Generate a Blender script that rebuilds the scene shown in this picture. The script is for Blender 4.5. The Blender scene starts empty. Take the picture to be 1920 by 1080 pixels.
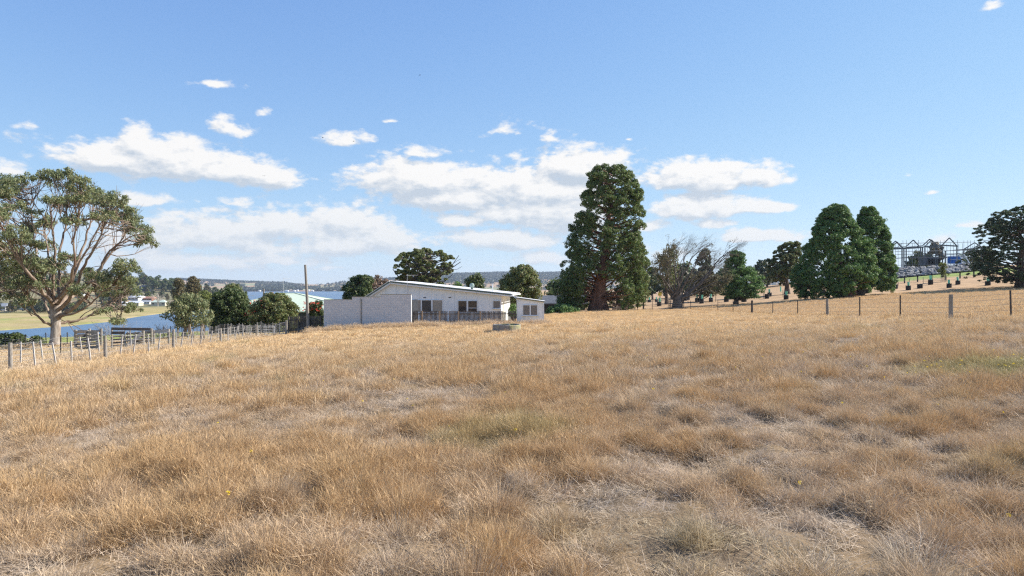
import bpy, math, random
import numpy as np
from mathutils import Vector
R = math.radians
rng = np.random.default_rng(7)
random.seed(7)
F = 1280.0            # focal length of the view, in pixels of a 1920 wide frame
HY = 537.0            # row of the horizon
sc = bpy.context.scene

# ------------------------------------------------------------------ camera
cam = bpy.data.cameras.new("camera"); camo = bpy.data.objects.new("camera", cam)
sc.collection.objects.link(camo); sc.camera = camo
cam.sensor_width = 36; cam.lens = 24.0; cam.shift_y = -(540 - HY) / 1920
cam.clip_start = 0.1; cam.clip_end = 30000
camo.location = (0, 0, 0); camo.rotation_euler = (R(90), 0, 0)

# ------------------------------------------------------------------ sun, sky, exposure
SUN_EL = 37.0; SUN_AZ = 14.0        # azimuth: degrees past +X towards +Y
sd = Vector((math.cos(R(SUN_EL)) * math.cos(R(SUN_AZ)), math.cos(R(SUN_EL)) * math.sin(R(SUN_AZ)), math.sin(R(SUN_EL))))
sun = bpy.data.lights.new("sun", 'SUN'); sun.energy = 5.0; sun.angle = R(0.53); sun.color = (1.0, 0.93, 0.84)
suno = bpy.data.objects.new("sun", sun); sc.collection.objects.link(suno)
suno.rotation_euler = sd.to_track_quat('Z', 'Y').to_euler(); suno.location = (0, 0, 200)
sc.view_settings.view_transform = 'Standard'; sc.view_settings.look = 'None'
sc.view_settings.exposure = 0.86; sc.view_settings.gamma = 1.0
try: sc.view_settings.use_curve_mapping = False
except Exception: pass

world = bpy.data.worlds.new("World"); sc.world = world; world.use_nodes = True
W = world.node_tree; W.nodes.clear()
class NT:
    def __init__(s, nt): s.nt = nt; s.n = nt.nodes; s.l = nt.links
    def node(s, t, **k):
        o = s.n.new(t)
        for a, b in k.items(): setattr(o, a, b)
        return o
    def put(s, sock, v):
        if isinstance(v, bpy.types.NodeSocket): s.l.new(v, sock)
        elif v is not None: sock.default_value = v
    def math(s, op, a, b=None, c=None, clamp=False):
        o = s.n.new('ShaderNodeMath'); o.operation = op; o.use_clamp = clamp
        for i, v in enumerate((a, b, c)):
            if v is not None: s.put(o.inputs[i], v)
        return o.outputs[0]
    def vm(s, op, a, b=None, c=None, out=0):
        o = s.n.new('ShaderNodeVectorMath'); o.operation = op
        for i, v in enumerate((a, b, c)):
            if v is not None: s.put(o.inputs[i], v)
        return o.outputs['Value'] if op in ('LENGTH', 'DOT_PRODUCT', 'DISTANCE') else o.outputs[0]
    def noise(s, vec, scale, detail=4, rough=0.55, dist=0.0, out=0):
        o = s.n.new('ShaderNodeTexNoise'); o.inputs['Scale'].default_value = scale
        o.inputs['Detail'].default_value = detail; o.inputs['Roughness'].default_value = rough
        o.inputs['Distortion'].default_value = dist
        if vec is not None: s.l.new(vec, o.inputs['Vector'])
        return o.outputs[out]
    def rng(s, v, a, b, c=0.0, d=1.0, kind='SMOOTHSTEP'):
        o = s.n.new('ShaderNodeMapRange'); o.interpolation_type = kind
        s.put(o.inputs[0], v)
        for i, x in enumerate((a, b, c, d)): s.put(o.inputs[i + 1], x)
        return o.outputs[0]
    def mix(s, f, a, b, blend='MIX'):
        o = s.n.new('ShaderNodeMix'); o.data_type = 'RGBA'; o.blend_type = blend
        s.put(o.inputs[0], f)
        for i, v in ((6, a), (7, b)):
            if isinstance(v, (tuple, list)): v = tuple(v) + ((1.0,) if len(v) == 3 else ())
            s.put(o.inputs[i], v)
        return o.outputs[2]

w = NT(W)
sky = w.node('ShaderNodeTexSky', sky_type='NISHITA', sun_disc=False)
sky.sun_elevation = R(SUN_EL); sky.sun_rotation = R(90 - SUN_AZ)
sky.altitude = 30; sky.air_density = 0.9; sky.dust_density = 0.0; sky.ozone_density = 3.0
bg = w.node('ShaderNodeBackground'); bg.inputs[1].default_value = 0.113
# the air near the horizon as a camera records it: highlights roll off instead of clipping
num = w.vm('MULTIPLY', sky.outputs[0], (1.15, 1.46, 2.85)); den = w.vm('ADD', w.vm('MULTIPLY', sky.outputs[0], (.18, .215, .45)), (1, 1, 1))
W.links.new(w.vm('DIVIDE', num, den), bg.inputs[0])
tc = w.node('ShaderNodeTexCoord')
sep = w.node('ShaderNodeSeparateXYZ'); W.links.new(tc.outputs['Generated'], sep.inputs[0])
az = w.math('ARCTAN2', sep.outputs[0], sep.outputs[1])
hyp = w.math('SQRT', w.math('ADD', w.math('MULTIPLY', sep.outputs[0], sep.outputs[0]), w.math('MULTIPLY', sep.outputs[1], sep.outputs[1])))
el = w.math('ARCTAN2', sep.outputs[2], hyp)
comb = w.node('ShaderNodeCombineXYZ'); W.links.new(az, comb.inputs[0]); W.links.new(el, comb.inputs[1])
P0 = comb.outputs[0]
# cumulus clouds: azimuth, elevation and half sizes (all angles), given here through rows and columns of the frame
CL = [(265,255,40,36,.9),(200,292,95,34,1),(330,298,105,44,1),(430,315,95,30,1),(500,325,62,14,.8),
 (425,235,45,24,.8),(60,230,36,15,.45),(15,312,52,24,.7),(265,372,62,18,.7),(445,376,55,18,.6),(495,205,26,20,.45),
 (655,257,54,20,.7),(735,225,28,8,.4),(795,278,52,20,.8),
 (800,328,125,40,1),(870,362,125,32,1),(735,330,50,26,.9),
 (1010,345,120,48,1),(1085,305,75,38,1),(1050,385,85,55,1),(965,390,70,36,.9),
 (945,238,52,22,.7),(1030,256,26,14,.5),
 (1310,330,135,27,1),(1235,333,58,25,1),(1400,322,52,22,1),(1482,332,28,13,.7),
 (1320,385,88,27,1),(1410,388,62,12,.9),(1345,412,42,17,.9),(1222,420,36,20,.8),
 (1420,440,66,15,.95),(1462,466,24,9,.6),
 (520,418,250,38,.8),(640,405,95,34,.8),(620,450,190,36,.75),(400,440,170,40,.75),(330,482,190,34,.65),(500,480,150,22,.5),
 (880,412,66,20,.65),(950,446,130,26,.85),(1015,478,60,20,.6),(930,494,45,10,.4),(700,440,60,30,.6),
 (1250,465,46,34,.6),(1705,325,40,12,.45),(1765,442,56,18,.75),(1815,420,40,13,.6),(1745,357,18,7,.45),(1865,8,26,18,.6),(1827,322,11,7,.4),
 (1645,132,15,7,.3),(410,155,75,12,.3),(1175,258,14,6,.3),(1290,300,300,8,-.5),(640,500,150,10,.25),(430,500,90,9,.3)]
grp = bpy.data.node_groups.new("cloud_field", 'ShaderNodeTree')
grp.interface.new_socket("Vector", in_out='INPUT', socket_type='NodeSocketVector')
grp.interface.new_socket("Value", in_out='OUTPUT', socket_type='NodeSocketFloat')
g = NT(grp); gi = g.node('NodeGroupInput'); go = g.node('NodeGroupOutput'); V0 = gi.outputs[0]
warp = g.noise(V0, 16, 3, .5, out=1)
V = g.vm('ADD', V0, g.vm('MULTIPLY', g.vm('SUBTRACT', warp, (.5, .5, .5)), (.022, .014, 0)))
acc = None
for (cx, cy, rx, ry, st) in CL:
    if st <= 0: continue
    if rx < 60: st *= .8
    a = math.atan((cx - 960) / F); e = math.atan((HY - cy) / F * math.cos(a))
    hx = rx / F * math.cos(a) ** 2; hy = ry / F * math.cos(a)
    cyb = e - 0.35 * hy
    q = g.vm('MULTIPLY_ADD', V, (1 / hx, 1 / hy, 0), (-a / hx, -cyb / hy, 0))
    q2 = g.vm('MULTIPLY_ADD', g.vm('MINIMUM', q, (1e6, 0, 0)), (0, .9, 0), q)
    L = g.vm('LENGTH', g.vm('MULTIPLY', q2, (1, 1, 0)))
    v = g.math('MULTIPLY_ADD', L, -.62 * (0.6 + .4 * st), st)
    acc = v if acc is None else g.math('SMOOTH_MAX', acc, v, 0.12)
st1 = g.vm('MULTIPLY', V0, (1, 1.9, 0))
n1 = g.noise(st1, 13, 9, .58)
n2 = g.noise(st1, 48, 6, .6)
nn = g.math('ADD', g.math('MULTIPLY', g.math('SUBTRACT', n1, .5), 1.9), g.math('MULTIPLY', g.math('SUBTRACT', n2, .5), .8))
base = g.math('SUBTRACT', g.math('MAXIMUM', acc, -1.0), .05)
grp.links.new(g.math('ADD', base, nn), go.inputs[0])
def field(vec):
    o = w.node('ShaderNodeGroup'); o.node_tree = grp; w.put(o.inputs[0], vec); return o.outputs[0]
D0 = field(P0)
D1 = field(w.vm('ADD', P0, (.008, .013, 0)))
alpha = w.rng(D0, -.02, .36)
alpha = w.math('MULTIPLY', alpha, w.rng(el, 0.0, 0.03, .1, .97))
# cloud light and shade painted in colour: sunward edges paler, thick parts greyer
lit = w.math('ADD', w.math('MULTIPLY', w.math('SUBTRACT', D0, D1), 2.0), .62)
lit = w.math('SUBTRACT', lit, w.math('MULTIPLY', w.rng(D0, .35, 1.1), .18), clamp=True)
ccol = w.mix(lit, (.57, .645, .74), (1.0, .985, .965))
haze_t = w.rng(el, .02, .17, .55, 0)
ccol = w.mix(haze_t, ccol, (.72, .79, .86))
bgc = w.node('ShaderNodeBackground'); W.links.new(ccol, bgc.inputs[0]); bgc.inputs[1].default_value = 0.55
mx = w.node('ShaderNodeMixShader'); W.links.new(alpha, mx.inputs[0]); W.links.new(bg.outputs[0], mx.inputs[1]); W.links.new(bgc.outputs[0], mx.inputs[2])
wo = w.node('ShaderNodeOutputWorld'); W.links.new(mx.outputs[0], wo.inputs[0])
world.cycles.sampling_method = 'MANUAL'; world.cycles.sample_map_resolution = 512
sc.cycles.use_denoising = False; sc.cycles.pixel_filter_type = 'BLACKMAN_HARRIS'; sc.cycles.filter_width = 1.25
sc.cycles.sample_clamp_indirect = 1.5
sc.cycles.max_bounces = 5; sc.cycles.diffuse_bounces = 2; sc.cycles.glossy_bounces = 2
sc.cycles.transmission_bounces = 3; sc.cycles.transparent_max_bounces = 6; sc.cycles.volume_bounces = 0
sc.cycles.caustics_reflective = False; sc.cycles.caustics_refractive = False

# ------------------------------------------------------------------ helpers
COL = sc.collection
def tag(o, label=None, cat=None, group=None, kind=None):
    if label: o['label'] = label
    if cat: o['category'] = cat
    if group: o['group'] = group
    if kind: o['kind'] = kind
    return o
def empty(name, loc, rz=0, **k):
    o = bpy.data.objects.new(name, None); COL.objects.link(o); o.location = loc; o.rotation_euler = (0, 0, rz)
    o.empty_display_size = .3
    return tag(o, **k)
def mesh_np(name, V, Fq, smooth=False, mats=()):
    """V (n,3), Fq: list of (m,k) index arrays"""
    me = bpy.data.meshes.new(name)
    V = np.asarray(V, dtype=np.float32)
    if not isinstance(Fq, list): Fq = [Fq]
    Fq = [np.asarray(f, dtype=np.int32) for f in Fq if len(f)]
    me.vertices.add(len(V)); me.vertices.foreach_set('co', V.ravel())
    nl = sum(f.size for f in Fq); nf = sum(len(f) for f in Fq)
    me.loops.add(nl); me.polygons.add(nf)
    me.loops.foreach_set('vertex_index', np.concatenate([f.ravel() for f in Fq]))
    starts = []; s = 0
    for f in Fq:
        starts.append(s + np.arange(len(f)) * f.shape[1]); s += f.size
    me.polygons.foreach_set('loop_start', np.concatenate(starts).astype(np.int32))
    for m in mats: me.materials.append(m)
    me.update(calc_edges=True)
    me.polygons.foreach_set('use_smooth', np.full(nf, bool(smooth)))
    return me
def obj(name, me, parent=None, loc=(0, 0, 0), **k):
    o = bpy.data.objects.new(name, me); COL.objects.link(o); o.location = loc
    if parent is not None: o.parent = parent
    return tag(o, **k)
class MB:
    def __init__(s): s.v = []; s.q = []; s.t = []; s.n = 0; s.mq = []; s.mt = []
    def add(s, V, Q=None, T=None, m=0):
        V = np.asarray(V, float).reshape(-1, 3)
        if Q is not None and len(Q): s.q.append(np.asarray(Q, int).reshape(-1, 4) + s.n); s.mq.append(np.full(len(s.q[-1]), m))
        if T is not None and len(T): s.t.append(np.asarray(T, int).reshape(-1, 3) + s.n); s.mt.append(np.full(len(s.t[-1]), m))
        s.v.append(V); s.n += len(V); return s
    def box(s, c, sz, rz=0, tilt=None, m=0):
        x, y, z = [a / 2 for a in sz]
        V = np.array([(-x,-y,-z),(x,-y,-z),(x,y,-z),(-x,y,-z),(-x,-y,z),(x,-y,z),(x,y,z),(-x,y,z)], float)
        if tilt:   # (rx, ry) small rotations about the box centre
            rx, ry = tilt
            Mx = np.array([[1,0,0],[0,math.cos(rx),-math.sin(rx)],[0,math.sin(rx),math.cos(rx)]])
            My = np.array([[math.cos(ry),0,math.sin(ry)],[0,1,0],[-math.sin(ry),0,math.cos(ry)]])
            V = V @ Mx.T @ My.T
        if rz:
            Mz = np.array([[math.cos(rz),-math.sin(rz),0],[math.sin(rz),math.cos(rz),0],[0,0,1]]); V = V @ Mz.T
        V = V + np.array(c)
        return s.add(V, [(0,3,2,1),(4,5,6,7),(0,1,5,4),(1,2,6,5),(2,3,7,6),(3,0,4,7)], m=m)
    def bar(s, a, b, wd, ht=None, m=0):
        """square bar from a to b"""
        a = np.array(a, float); b = np.array(b, float); d = b - a; L = np.linalg.norm(d)
        if L < 1e-6: return s
        d /= L; ht = ht or wd
        up = np.array((0, 0, 1.0)) if abs(d[2]) < .95 else np.array((0, 1.0, 0))
        e1 = np.cross(d, up); e1 /= np.linalg.norm(e1); e2 = np.cross(e1, d)
        V = [p + e1 * sx * wd / 2 + e2 * sy * ht / 2 for p in (a, b) for sx, sy in ((-1,-1),(1,-1),(1,1),(-1,1))]
        return s.add(V, [(0,1,2,3),(7,6,5,4),(0,4,5,1),(1,5,6,2),(2,6,7,3),(3,7,4,0)], m=m)
    def tube(s, pts, rad, n=6, cap=True, m=0):
        pts = np.asarray(pts, float); k = len(pts)
        rad = np.full(k, rad) if np.isscalar(rad) else np.asarray(rad, float)
        T = np.gradient(pts, axis=0); T /= np.linalg.norm(T, axis=1)[:, None] + 1e-9
        ref = np.array((0.31, .95, .05)) if abs(T[0][2]) > .8 else np.array((0, 0, 1.0))
        E1 = np.cross(T, ref); E1 /= np.linalg.norm(E1, axis=1)[:, None] + 1e-9; E2 = np.cross(T, E1)
        a = np.arange(n) * 2 * math.pi / n
        V = pts[:, None, :] + rad[:, None, None] * (np.cos(a)[None, :, None] * E1[:, None, :] + np.sin(a)[None, :, None] * E2[:, None, :])
        V = V.reshape(-1, 3)
        i = np.arange(k - 1)[:, None] * n; j = np.arange(n)[None, :]; j2 = (j + 1) % n
        Q = np.stack([i + j, i + j2, i + n + j2, i + n + j], -1).reshape(-1, 4)
        s.add(V, Q, m=m)
        if cap:
            top = len(V) - n
            s.add(np.vstack([V[top:], pts[-1]]), T=[(j, (j + 1) % n, n) for j in range(n)], m=m)
            s.add(np.vstack([V[:n], pts[0]]), T=[((j + 1) % n, j, n) for j in range(n)], m=m)
        return s
    def prism(s, poly, z0, z1, m=0):
        n = len(poly); V = [(x, y, z0) for x, y in poly] + [(x, y, z1) for x, y in poly]
        s.add(V, [(i, (i+1) % n, n + (i+1) % n, n + i) for i in range(n)], m=m)
        c = np.mean(np.array(poly), 0)
        s.add([(x, y, z1) for x, y in poly] + [(c[0], c[1], z1)], T=[(i, (i+1) % n, n) for i in range(n)], m=m)
        return s.add([(x, y, z0) for x, y in poly] + [(c[0], c[1], z0)], T=[((i+1) % n, i, n) for i in range(n)], m=m)
    def data(s, name, mat, smooth=False):
        V = np.vstack(s.v); Fs = []; M = []
        if s.q: Fs.append(np.vstack(s.q)); M.append(np.concatenate(s.mq))
        if s.t: Fs.append(np.vstack(s.t)); M.append(np.concatenate(s.mt))
        mats = mat if isinstance(mat, (list, tuple)) else [mat]
        me = mesh_np(name, V, Fs, smooth, mats)
        if len(mats) > 1: me.polygons.foreach_set('material_index', np.concatenate(M).astype(np.int32))
        return me
    def build(s, name, mat, parent=None, loc=(0, 0, 0), smooth=False, **k):
        return obj(name, s.data(name, mat, smooth), parent, loc, **k)
def copy_tree(o, parent=None):
    c = o.copy(); COL.objects.link(c); c.parent = parent
    for ch in list(o.children): copy_tree(ch, c)
    return c

# ------------------------------------------------------------------ terrain height
def sstep(x, a, b):
    t = np.clip((x - a) / (b - a), 0, 1); return t * t * (3 - 2 * t)
WZ = -22.0
def cp(px, py, Y): return ((px - 960) / F * Y, Y, (HY - py) / F * Y)
CPS = [(0,0,-2.25),(-4,5,-2.36),(4,5,-2.2),(0,20,-2.62),(-10,10,-2.9),(10,10,-1.95),(-12,20,-3.1),(12,20,-1.95),(0,33,-2.86),(-12,40,-3.35),(12,42,-2.5),
 (-40,0,-3.6),(40,0,-.9),(0,-40,-2.4),(-60,-40,-4),(60,-40,-1),
 cp(20,695,29.5),cp(197,673,34),cp(325,656,41),cp(414,643.6,51),cp(481,633,60),cp(536,628,63),
 cp(39,681,34),cp(113,672,38),cp(187,664,41.5),cp(103,648,58),cp(10,653,56),cp(-80,655,56),cp(165,655,50),cp(300,637,62),cp(420,626,68),
 cp(640,617,61),cp(771,612,61),cp(990,606,64),cp(880,606,70),cp(960,600,80),cp(950,621.5,45),
 cp(1897,598,30),cp(1783,600,32),cp(1688,597,36),cp(1612,594,42),cp(1552,592,48),cp(1496,591,55),cp(1410,587,68),cp(1346,583,82),cp(1295,580.5,95),cp(1200,581,95),
 cp(1122,583,97),cp(1040,585,92),cp(1270,578,101),cp(1380,571,106),cp(1597,557,102),cp(1915,540,100),cp(1475,551.5,128),cp(1700,551,100),cp(1500,566,95),
 cp(1697,531,125),cp(1826,520,125),cp(1680,522,150),cp(1830,508,150),cp(1920,505,170),cp(1217,567,140),cp(1330,563,150),cp(1500,545,160),cp(1700,516,175),
 (110,110,3.0),(150,60,3),(120,170,5.5),(70,30,1.2),(45,20,.2),(200,100,5),
 (-70,60,-6.5),(-60,100,-9.8),(-90,110,-11.5),(-45,95,-8.8),(-25,90,-6.2),(-20,120,-9),(-8,110,-6),(5,120,-4.6),(20,150,-4.2),(-60,160,-15.5),(-20,170,-14),(-120,160,-16),(10,190,-7),(60,200,-2.5),(150,200,5)]
_c = np.array(CPS); _n = len(_c)
def _U(r2): return r2 * np.log(r2 + 1e-9)
_S = 100.0
_XY = _c[:, :2] / _S
_K = _U(((_XY[:, None] - _XY[None]) ** 2).sum(-1)) + np.eye(_n) * 2e-4
_P = np.hstack([np.ones((_n, 1)), _XY])
_A = np.block([[_K, _P], [_P.T, np.zeros((3, 3))]])
_wt = np.linalg.solve(_A, np.concatenate([_c[:, 2], np.zeros(3)]))
def tps(X, Y):
    x = X / _S; y = Y / _S; out = _wt[_n] + _wt[_n+1] * x + _wt[_n+2] * y
    for i in range(_n): out = out + _wt[i] * _U((x - _XY[i, 0]) ** 2 + (y - _XY[i, 1]) ** 2)
    return out
def wav(X, Y, seed, L, n=7):
    r = np.random.default_rng(seed); o = 0
    for i in range(n):
        a = r.uniform(0, 2*math.pi); k = 2*math.pi/L * r.uniform(.6, 1.9); ph = r.uniform(0, 6.28)
        o = o + np.sin(k * (X*math.cos(a) + Y*math.sin(a)) + ph + 1.3*np.sin(k*.7*(X*math.sin(a) - Y*math.cos(a)) + ph*2))
    return o / n
def ip(px, xs, ys): return np.interp(px, xs, ys)
def H(X, Y):
    X = np.asarray(X, float); Y = np.asarray(Y, float)
    r = np.hypot(X, Y); th = np.arctan2(X, Y); tcl = np.clip(th, -R(44), R(44))
    u = np.tan(tcl); D = r * np.cos(tcl); px = 960 + u * F
    zn = tps(np.clip(X, -220, 220), np.clip(Y, -80, 220))
    zn = zn + (wav(X, Y, 3, 3.2) * .11 + wav(X, Y, 5, 1.3) * .10 + wav(X, Y, 6, .7) * .025 * (r < 25)) * sstep(r, 1, 5) * (1 - sstep(r, 90, 140))
    nb = ip(px, [-200, 0, 130, 300, 450, 600, 1000, 1200], [285, 296, 309, 331, 360, 420, 520, 700])
    zb = ip(px, [700, 860, 1150, 1400, 1700, 1900], [-23.5, -20, -15, -8, 0, 4])
    zv = ip(px, [950, 1150], [-21.4, -16])
    t1 = sstep(D, 130, nb - 25)
    za = zn * (1 - t1) + np.where(px < 700, -21.3, zb) * t1
    za = np.where(px < 760, za * (1 - sstep(D, nb-25, nb+12)) + np.minimum(zb, za) * sstep(D, nb-25, nb+12), za)
    za = np.where((px < 700) & (D > nb + 12), np.minimum(za, -23.5), za)
    # land across the river
    fb = ip(px, [-200, 0, 130, 200, 330, 400, 450, 470], [320, 335, 370, 414, 575, 640, 745, 900]) + wav(u*300, D*0, 9, 40) * 5
    ym = ip(px, [-200, 0, 240, 400, 460], [540, 545, 690, 740, 800])
    zc = ip(px, [-200, 0, 120, 240, 330, 370, 400, 440, 462, 480], [14, 12, 6, 1, -1, -6, -12, -19, -22.5, -24])
    z2 = -21.6 + wav(X, Y, 21, 90)*.15 + (zc + 21.6) * sstep(D, ym, ym + 320)
    zfar = ip(px, [-200, 0, 150, 250, 300, 350, 400], [45, 38, 30, 21, 12, -6, -22])
    z2 = z2 + np.maximum(zfar - zc, 0) * sstep(D, ym + 500, 1600)
    edge2 = sstep(D, fb - 10, fb + 12) * (px < 480)
    back = 1 - sstep(D, 1700, 2300)
    z2 = -24 + (z2 + 24) * edge2 * back
    # hills across the bay
    ycr = ip(px, [-200, 330, 380, 450, 530, 560, 600, 640, 700, 760, 850, 950, 1050, 1200, 1400, 1920], [520, 526, 527, 530, 531, 535, 535, 532, 526, 522, 515, 514, 514, 520, 527, 531])
    z3c = (HY - ycr) / F * 4600
    z3 = -24 + (z3c + 24 + wav(X, Y, 31, 1400)*14*sstep(D, 3000, 3600) + wav(X, Y, 33, 420)*4) * sstep(D, 2780, 4600) ** .8 * (1 - .5*sstep(D, 5200, 8000))
    z = np.maximum(np.maximum(za, z2), z3)
    return z
def h1(x, y): return float(H(np.array([x]), np.array([y]))[0])
def XP(px, Y): return (px - 960) / F * Y
def ZP(py, Y): return (HY - py) / F * Y
def G(px, Y, dz=0):
    x = XP(px, Y); return (x, Y, h1(x, Y) + dz)

# ------------------------------------------------------------------ materials
def newmat(name):
    m = bpy.data.materials.new(name); m.use_nodes = True; m.node_tree.nodes.clear(); return m, NT(m.node_tree)
def finish(m, t, bsdf): o = t.node('ShaderNodeOutputMaterial'); t.l.new(bsdf, o.inputs[0]); return m
def principled(t, col, rough=.85, spec=.3, metal=0, bump=None, bstr=.3, bdist=.02):
    p = t.node('ShaderNodeBsdfPrincipled'); t.put(p.inputs['Base Color'], col if not isinstance(col, tuple) else tuple(col) + (1,))
    t.put(p.inputs['Roughness'], rough); t.put(p.inputs['Specular IOR Level'], spec); p.inputs['Metallic'].default_value = metal
    if bump is not None:
        b = t.node('ShaderNodeBump'); b.inputs['Strength'].default_value = bstr; b.inputs['Distance'].default_value = bdist
        t.l.new(bump, b.inputs['Height']); t.l.new(b.outputs[0], p.inputs['Normal'])
    return p.outputs[0]
def M_rough(name, c1, c2, scale=6, rough=.85, spec=.25, stretch=(1, 1, 1), bstr=.4, bdist=.02, c3=None, detail=6):
    m, t = newmat(name); tc = t.node('ShaderNodeTexCoord'); v = t.vm('MULTIPLY', tc.outputs['Object'], stretch)
    n = t.noise(v, scale, detail, .6); n2 = t.noise(tc.outputs['Object'], scale * .23, 3, .5)
    c = t.mix(t.rng(n, .32, .68), c1, c2)
    if c3: c = t.mix(t.rng(n2, .5, .72), c, c3)
    return finish(m, t, principled(t, c, rough, spec, bump=n, bstr=bstr, bdist=bdist))
def M_leaf(name, c1, c2, c3=None, trans=.32, rough=.55, spec=.3):
    m, t = newmat(name); ge = t.node('ShaderNodeNewGeometry'); ri = ge.outputs['Random Per Island']
    c = t.mix(t.rng(ri, 0, 1, kind='LINEAR'), c1, c2)
    if c3: c = t.mix(t.math('GREATER_THAN', t.math('FRACT', t.math('MULTIPLY', ri, 37.7)), .82), c, c3)
    p = principled(t, c, rough, spec)
    tr = t.node('ShaderNodeBsdfTranslucent'); t.put(tr.inputs[0], c)
    mx = t.node('ShaderNodeMixShader'); mx.inputs[0].default_value = trans
    t.l.new(p, mx.inputs[1]); t.l.new(tr.outputs[0], mx.inputs[2])
    return finish(m, t, mx.outputs[0])
MAT = {}
MAT['leaf_seq'] = M_leaf('conifer_foliage', (.07, .125, .035), (.19, .26, .07), (.19, .17, .07))
MAT['leaf_twin'] = M_leaf('dense_conifer_foliage', (.055, .135, .04), (.17, .29, .075), (.22, .29, .07))
MAT['leaf_cyp'] = M_leaf('cypress_foliage', (.035, .07, .03), (.085, .135, .05), (.10, .075, .04))
MAT['leaf_euc'] = M_leaf('eucalypt_foliage', (.12, .155, .065), (.27, .30, .15), (.28, .26, .12))
MAT['leaf_olive'] = M_leaf('olive_foliage', (.09, .125, .035), (.22, .25, .09), (.22, .18, .08))
MAT['leaf_dark'] = M_leaf('dark_foliage', (.038, .07, .022), (.125, .165, .05), (.15, .16, .08))
MAT['leaf_yell'] = M_leaf('yellow_green_foliage', (.11, .15, .03), (.24, .26, .06), (.2, .22, .1))
MAT['leaf_light'] = M_leaf('bright_green_foliage', (.09, .17, .05), (.19, .30, .09), (.12, .2, .06))
MAT['leaf_pink'] = M_leaf('dry_blossom_foliage', (.22, .15, .11), (.36, .25, .19), (.12, .12, .05))
MAT['leaf_tan'] = M_leaf('sparse_brown_foliage', (.11, .095, .05), (.22, .185, .10), (.11, .12, .05))
MAT['leaf_far'] = M_leaf('distant_foliage', (.04, .06, .028), (.085, .105, .045), (.11, .10, .05), trans=.15)
MAT['leaf_far_brown'] = M_leaf('distant_brown_foliage', (.09, .075, .035), (.16, .12, .05), (.07, .08, .035), trans=.15)
MAT['leaf_wood'] = M_leaf('far_woodland_foliage', (.035, .05, .03), (.065, .08, .045), trans=.1)
MAT['flower'] = M_leaf('red_flowers', (.62, .06, .04), (.75, .16, .09), trans=.2)
MAT['bark_euc'] = M_rough('pale_gum_bark', (.23, .195, .16), (.42, .37, .32), 3, c3=(.20, .11, .07), stretch=(2, 2, .5), bdist=.04)
MAT['bark_limb'] = M_rough('smooth_limb_bark', (.17, .12, .09), (.33, .26, .20), 2, c3=(.17, .10, .065), stretch=(1, 1, .5), bdist=.03)
MAT['bark_red'] = M_rough('red_fibrous_bark', (.13, .065, .045), (.30, .17, .12), 3, c3=(.10, .06, .05), stretch=(3, 3, .25), bstr=.8, bdist=.12)
MAT['bark_dark'] = M_rough('dark_bark', (.06, .045, .035), (.16, .125, .10), 4, stretch=(2, 2, .5), bdist=.05)
MAT['bark_grey'] = M_rough('grey_bark', (.09, .078, .062), (.21, .18, .15), 4, stretch=(1, 1, .6), bdist=.03)
MAT['twig'] = M_rough('dry_twigs', (.19, .165, .135), (.36, .33, .29), 4)
MAT['wood'] = M_rough('weathered_timber', (.17, .15, .125), (.36, .33, .29), 8, stretch=(6, 6, .8), c3=(.24, .22, .16), bdist=.01)
MAT['wood_pale'] = M_rough('pale_split_timber', (.36, .34, .31), (.56, .53, .49), 8, stretch=(6, 6, .8), bdist=.01)
MAT['wood_dark'] = M_rough('dark_weathered_palings', (.055, .047, .04), (.15, .13, .115), 6, stretch=(8, 8, .8), c3=(.22, .20, .18), bdist=.01)
MAT['wood_brown'] = M_rough('tan_timber_post', (.26, .19, .13), (.40, .31, .22), 6, stretch=(6, 6, .8), bdist=.01)
MAT['post_dark'] = M_rough('dark_fence_post', (.05, .045, .04), (.12, .105, .095), 8, stretch=(6, 6, .8), bdist=.01)
MAT['wire'] = M_rough('fence_wire', (.22, .22, .22), (.36, .36, .35), 20, rough=.5, spec=.5)
MAT['galv'] = M_rough('galvanised_pipe', (.42, .43, .44), (.58, .59, .6), 12, rough=.4, spec=.6)
MAT['concrete'] = M_rough('mossy_concrete', (.17, .165, .15), (.31, .295, .265), 5, c3=(.36, .34, .14), bdist=.02)
MAT['dark_in'] = M_rough('void_shade', (.012, .012, .012), (.03, .028, .025), 4)  # near-black colour standing for the shade inside recesses and openings
MAT['black'] = M_rough('black_mesh', (.014, .015, .017), (.035, .037, .04), 14, rough=.6)
MAT['guard'] = M_rough('green_tree_tube', (.16, .62, .42), (.25, .72, .52), 8, rough=.5)
MAT['white'] = M_rough('white_paint', (.70, .72, .71), (.80, .81, .80), 2.2, rough=.6, c3=(.62, .65, .64), bdist=.004)
MAT['trimgreen'] = M_rough('dark_green_trim', (.07, .12, .10), (.11, .165, .14), 5, rough=.5)
MAT['roofw'] = M_rough('pale_metal_roof', (.66, .66, .64), (.76, .76, .74), 2, rough=.45)
MAT['steel'] = M_rough('grey_structural_steel', (.075, .085, .085), (.14, .15, .15), 4, rough=.55)
MAT['scaf'] = M_rough('scaffold_tube', (.13, .135, .14), (.22, .225, .23), 4, rough=.45)
MAT['rock'] = M_rough('grey_rock', (.10, .10, .105), (.33, .33, .325), .9, c3=(.24, .225, .21), bdist=.1)
MAT['blue'] = M_rough('blue_panel', (.02, .13, .46), (.035, .17, .55), 3, rough=.6)
MAT['greenroof'] = M_rough('pale_green_roof', (.49, .57, .43), (.58, .65, .51), 1.2, rough=.5, stretch=(1, 6, 1))
MAT['darkwall'] = M_rough('charcoal_cladding', (.022, .026, .032), (.045, .05, .058), 3, rough=.6)
MAT['darkroof'] = M_rough('slate_roof', (.07, .075, .085), (.13, .135, .145), 3, rough=.6)
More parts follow.
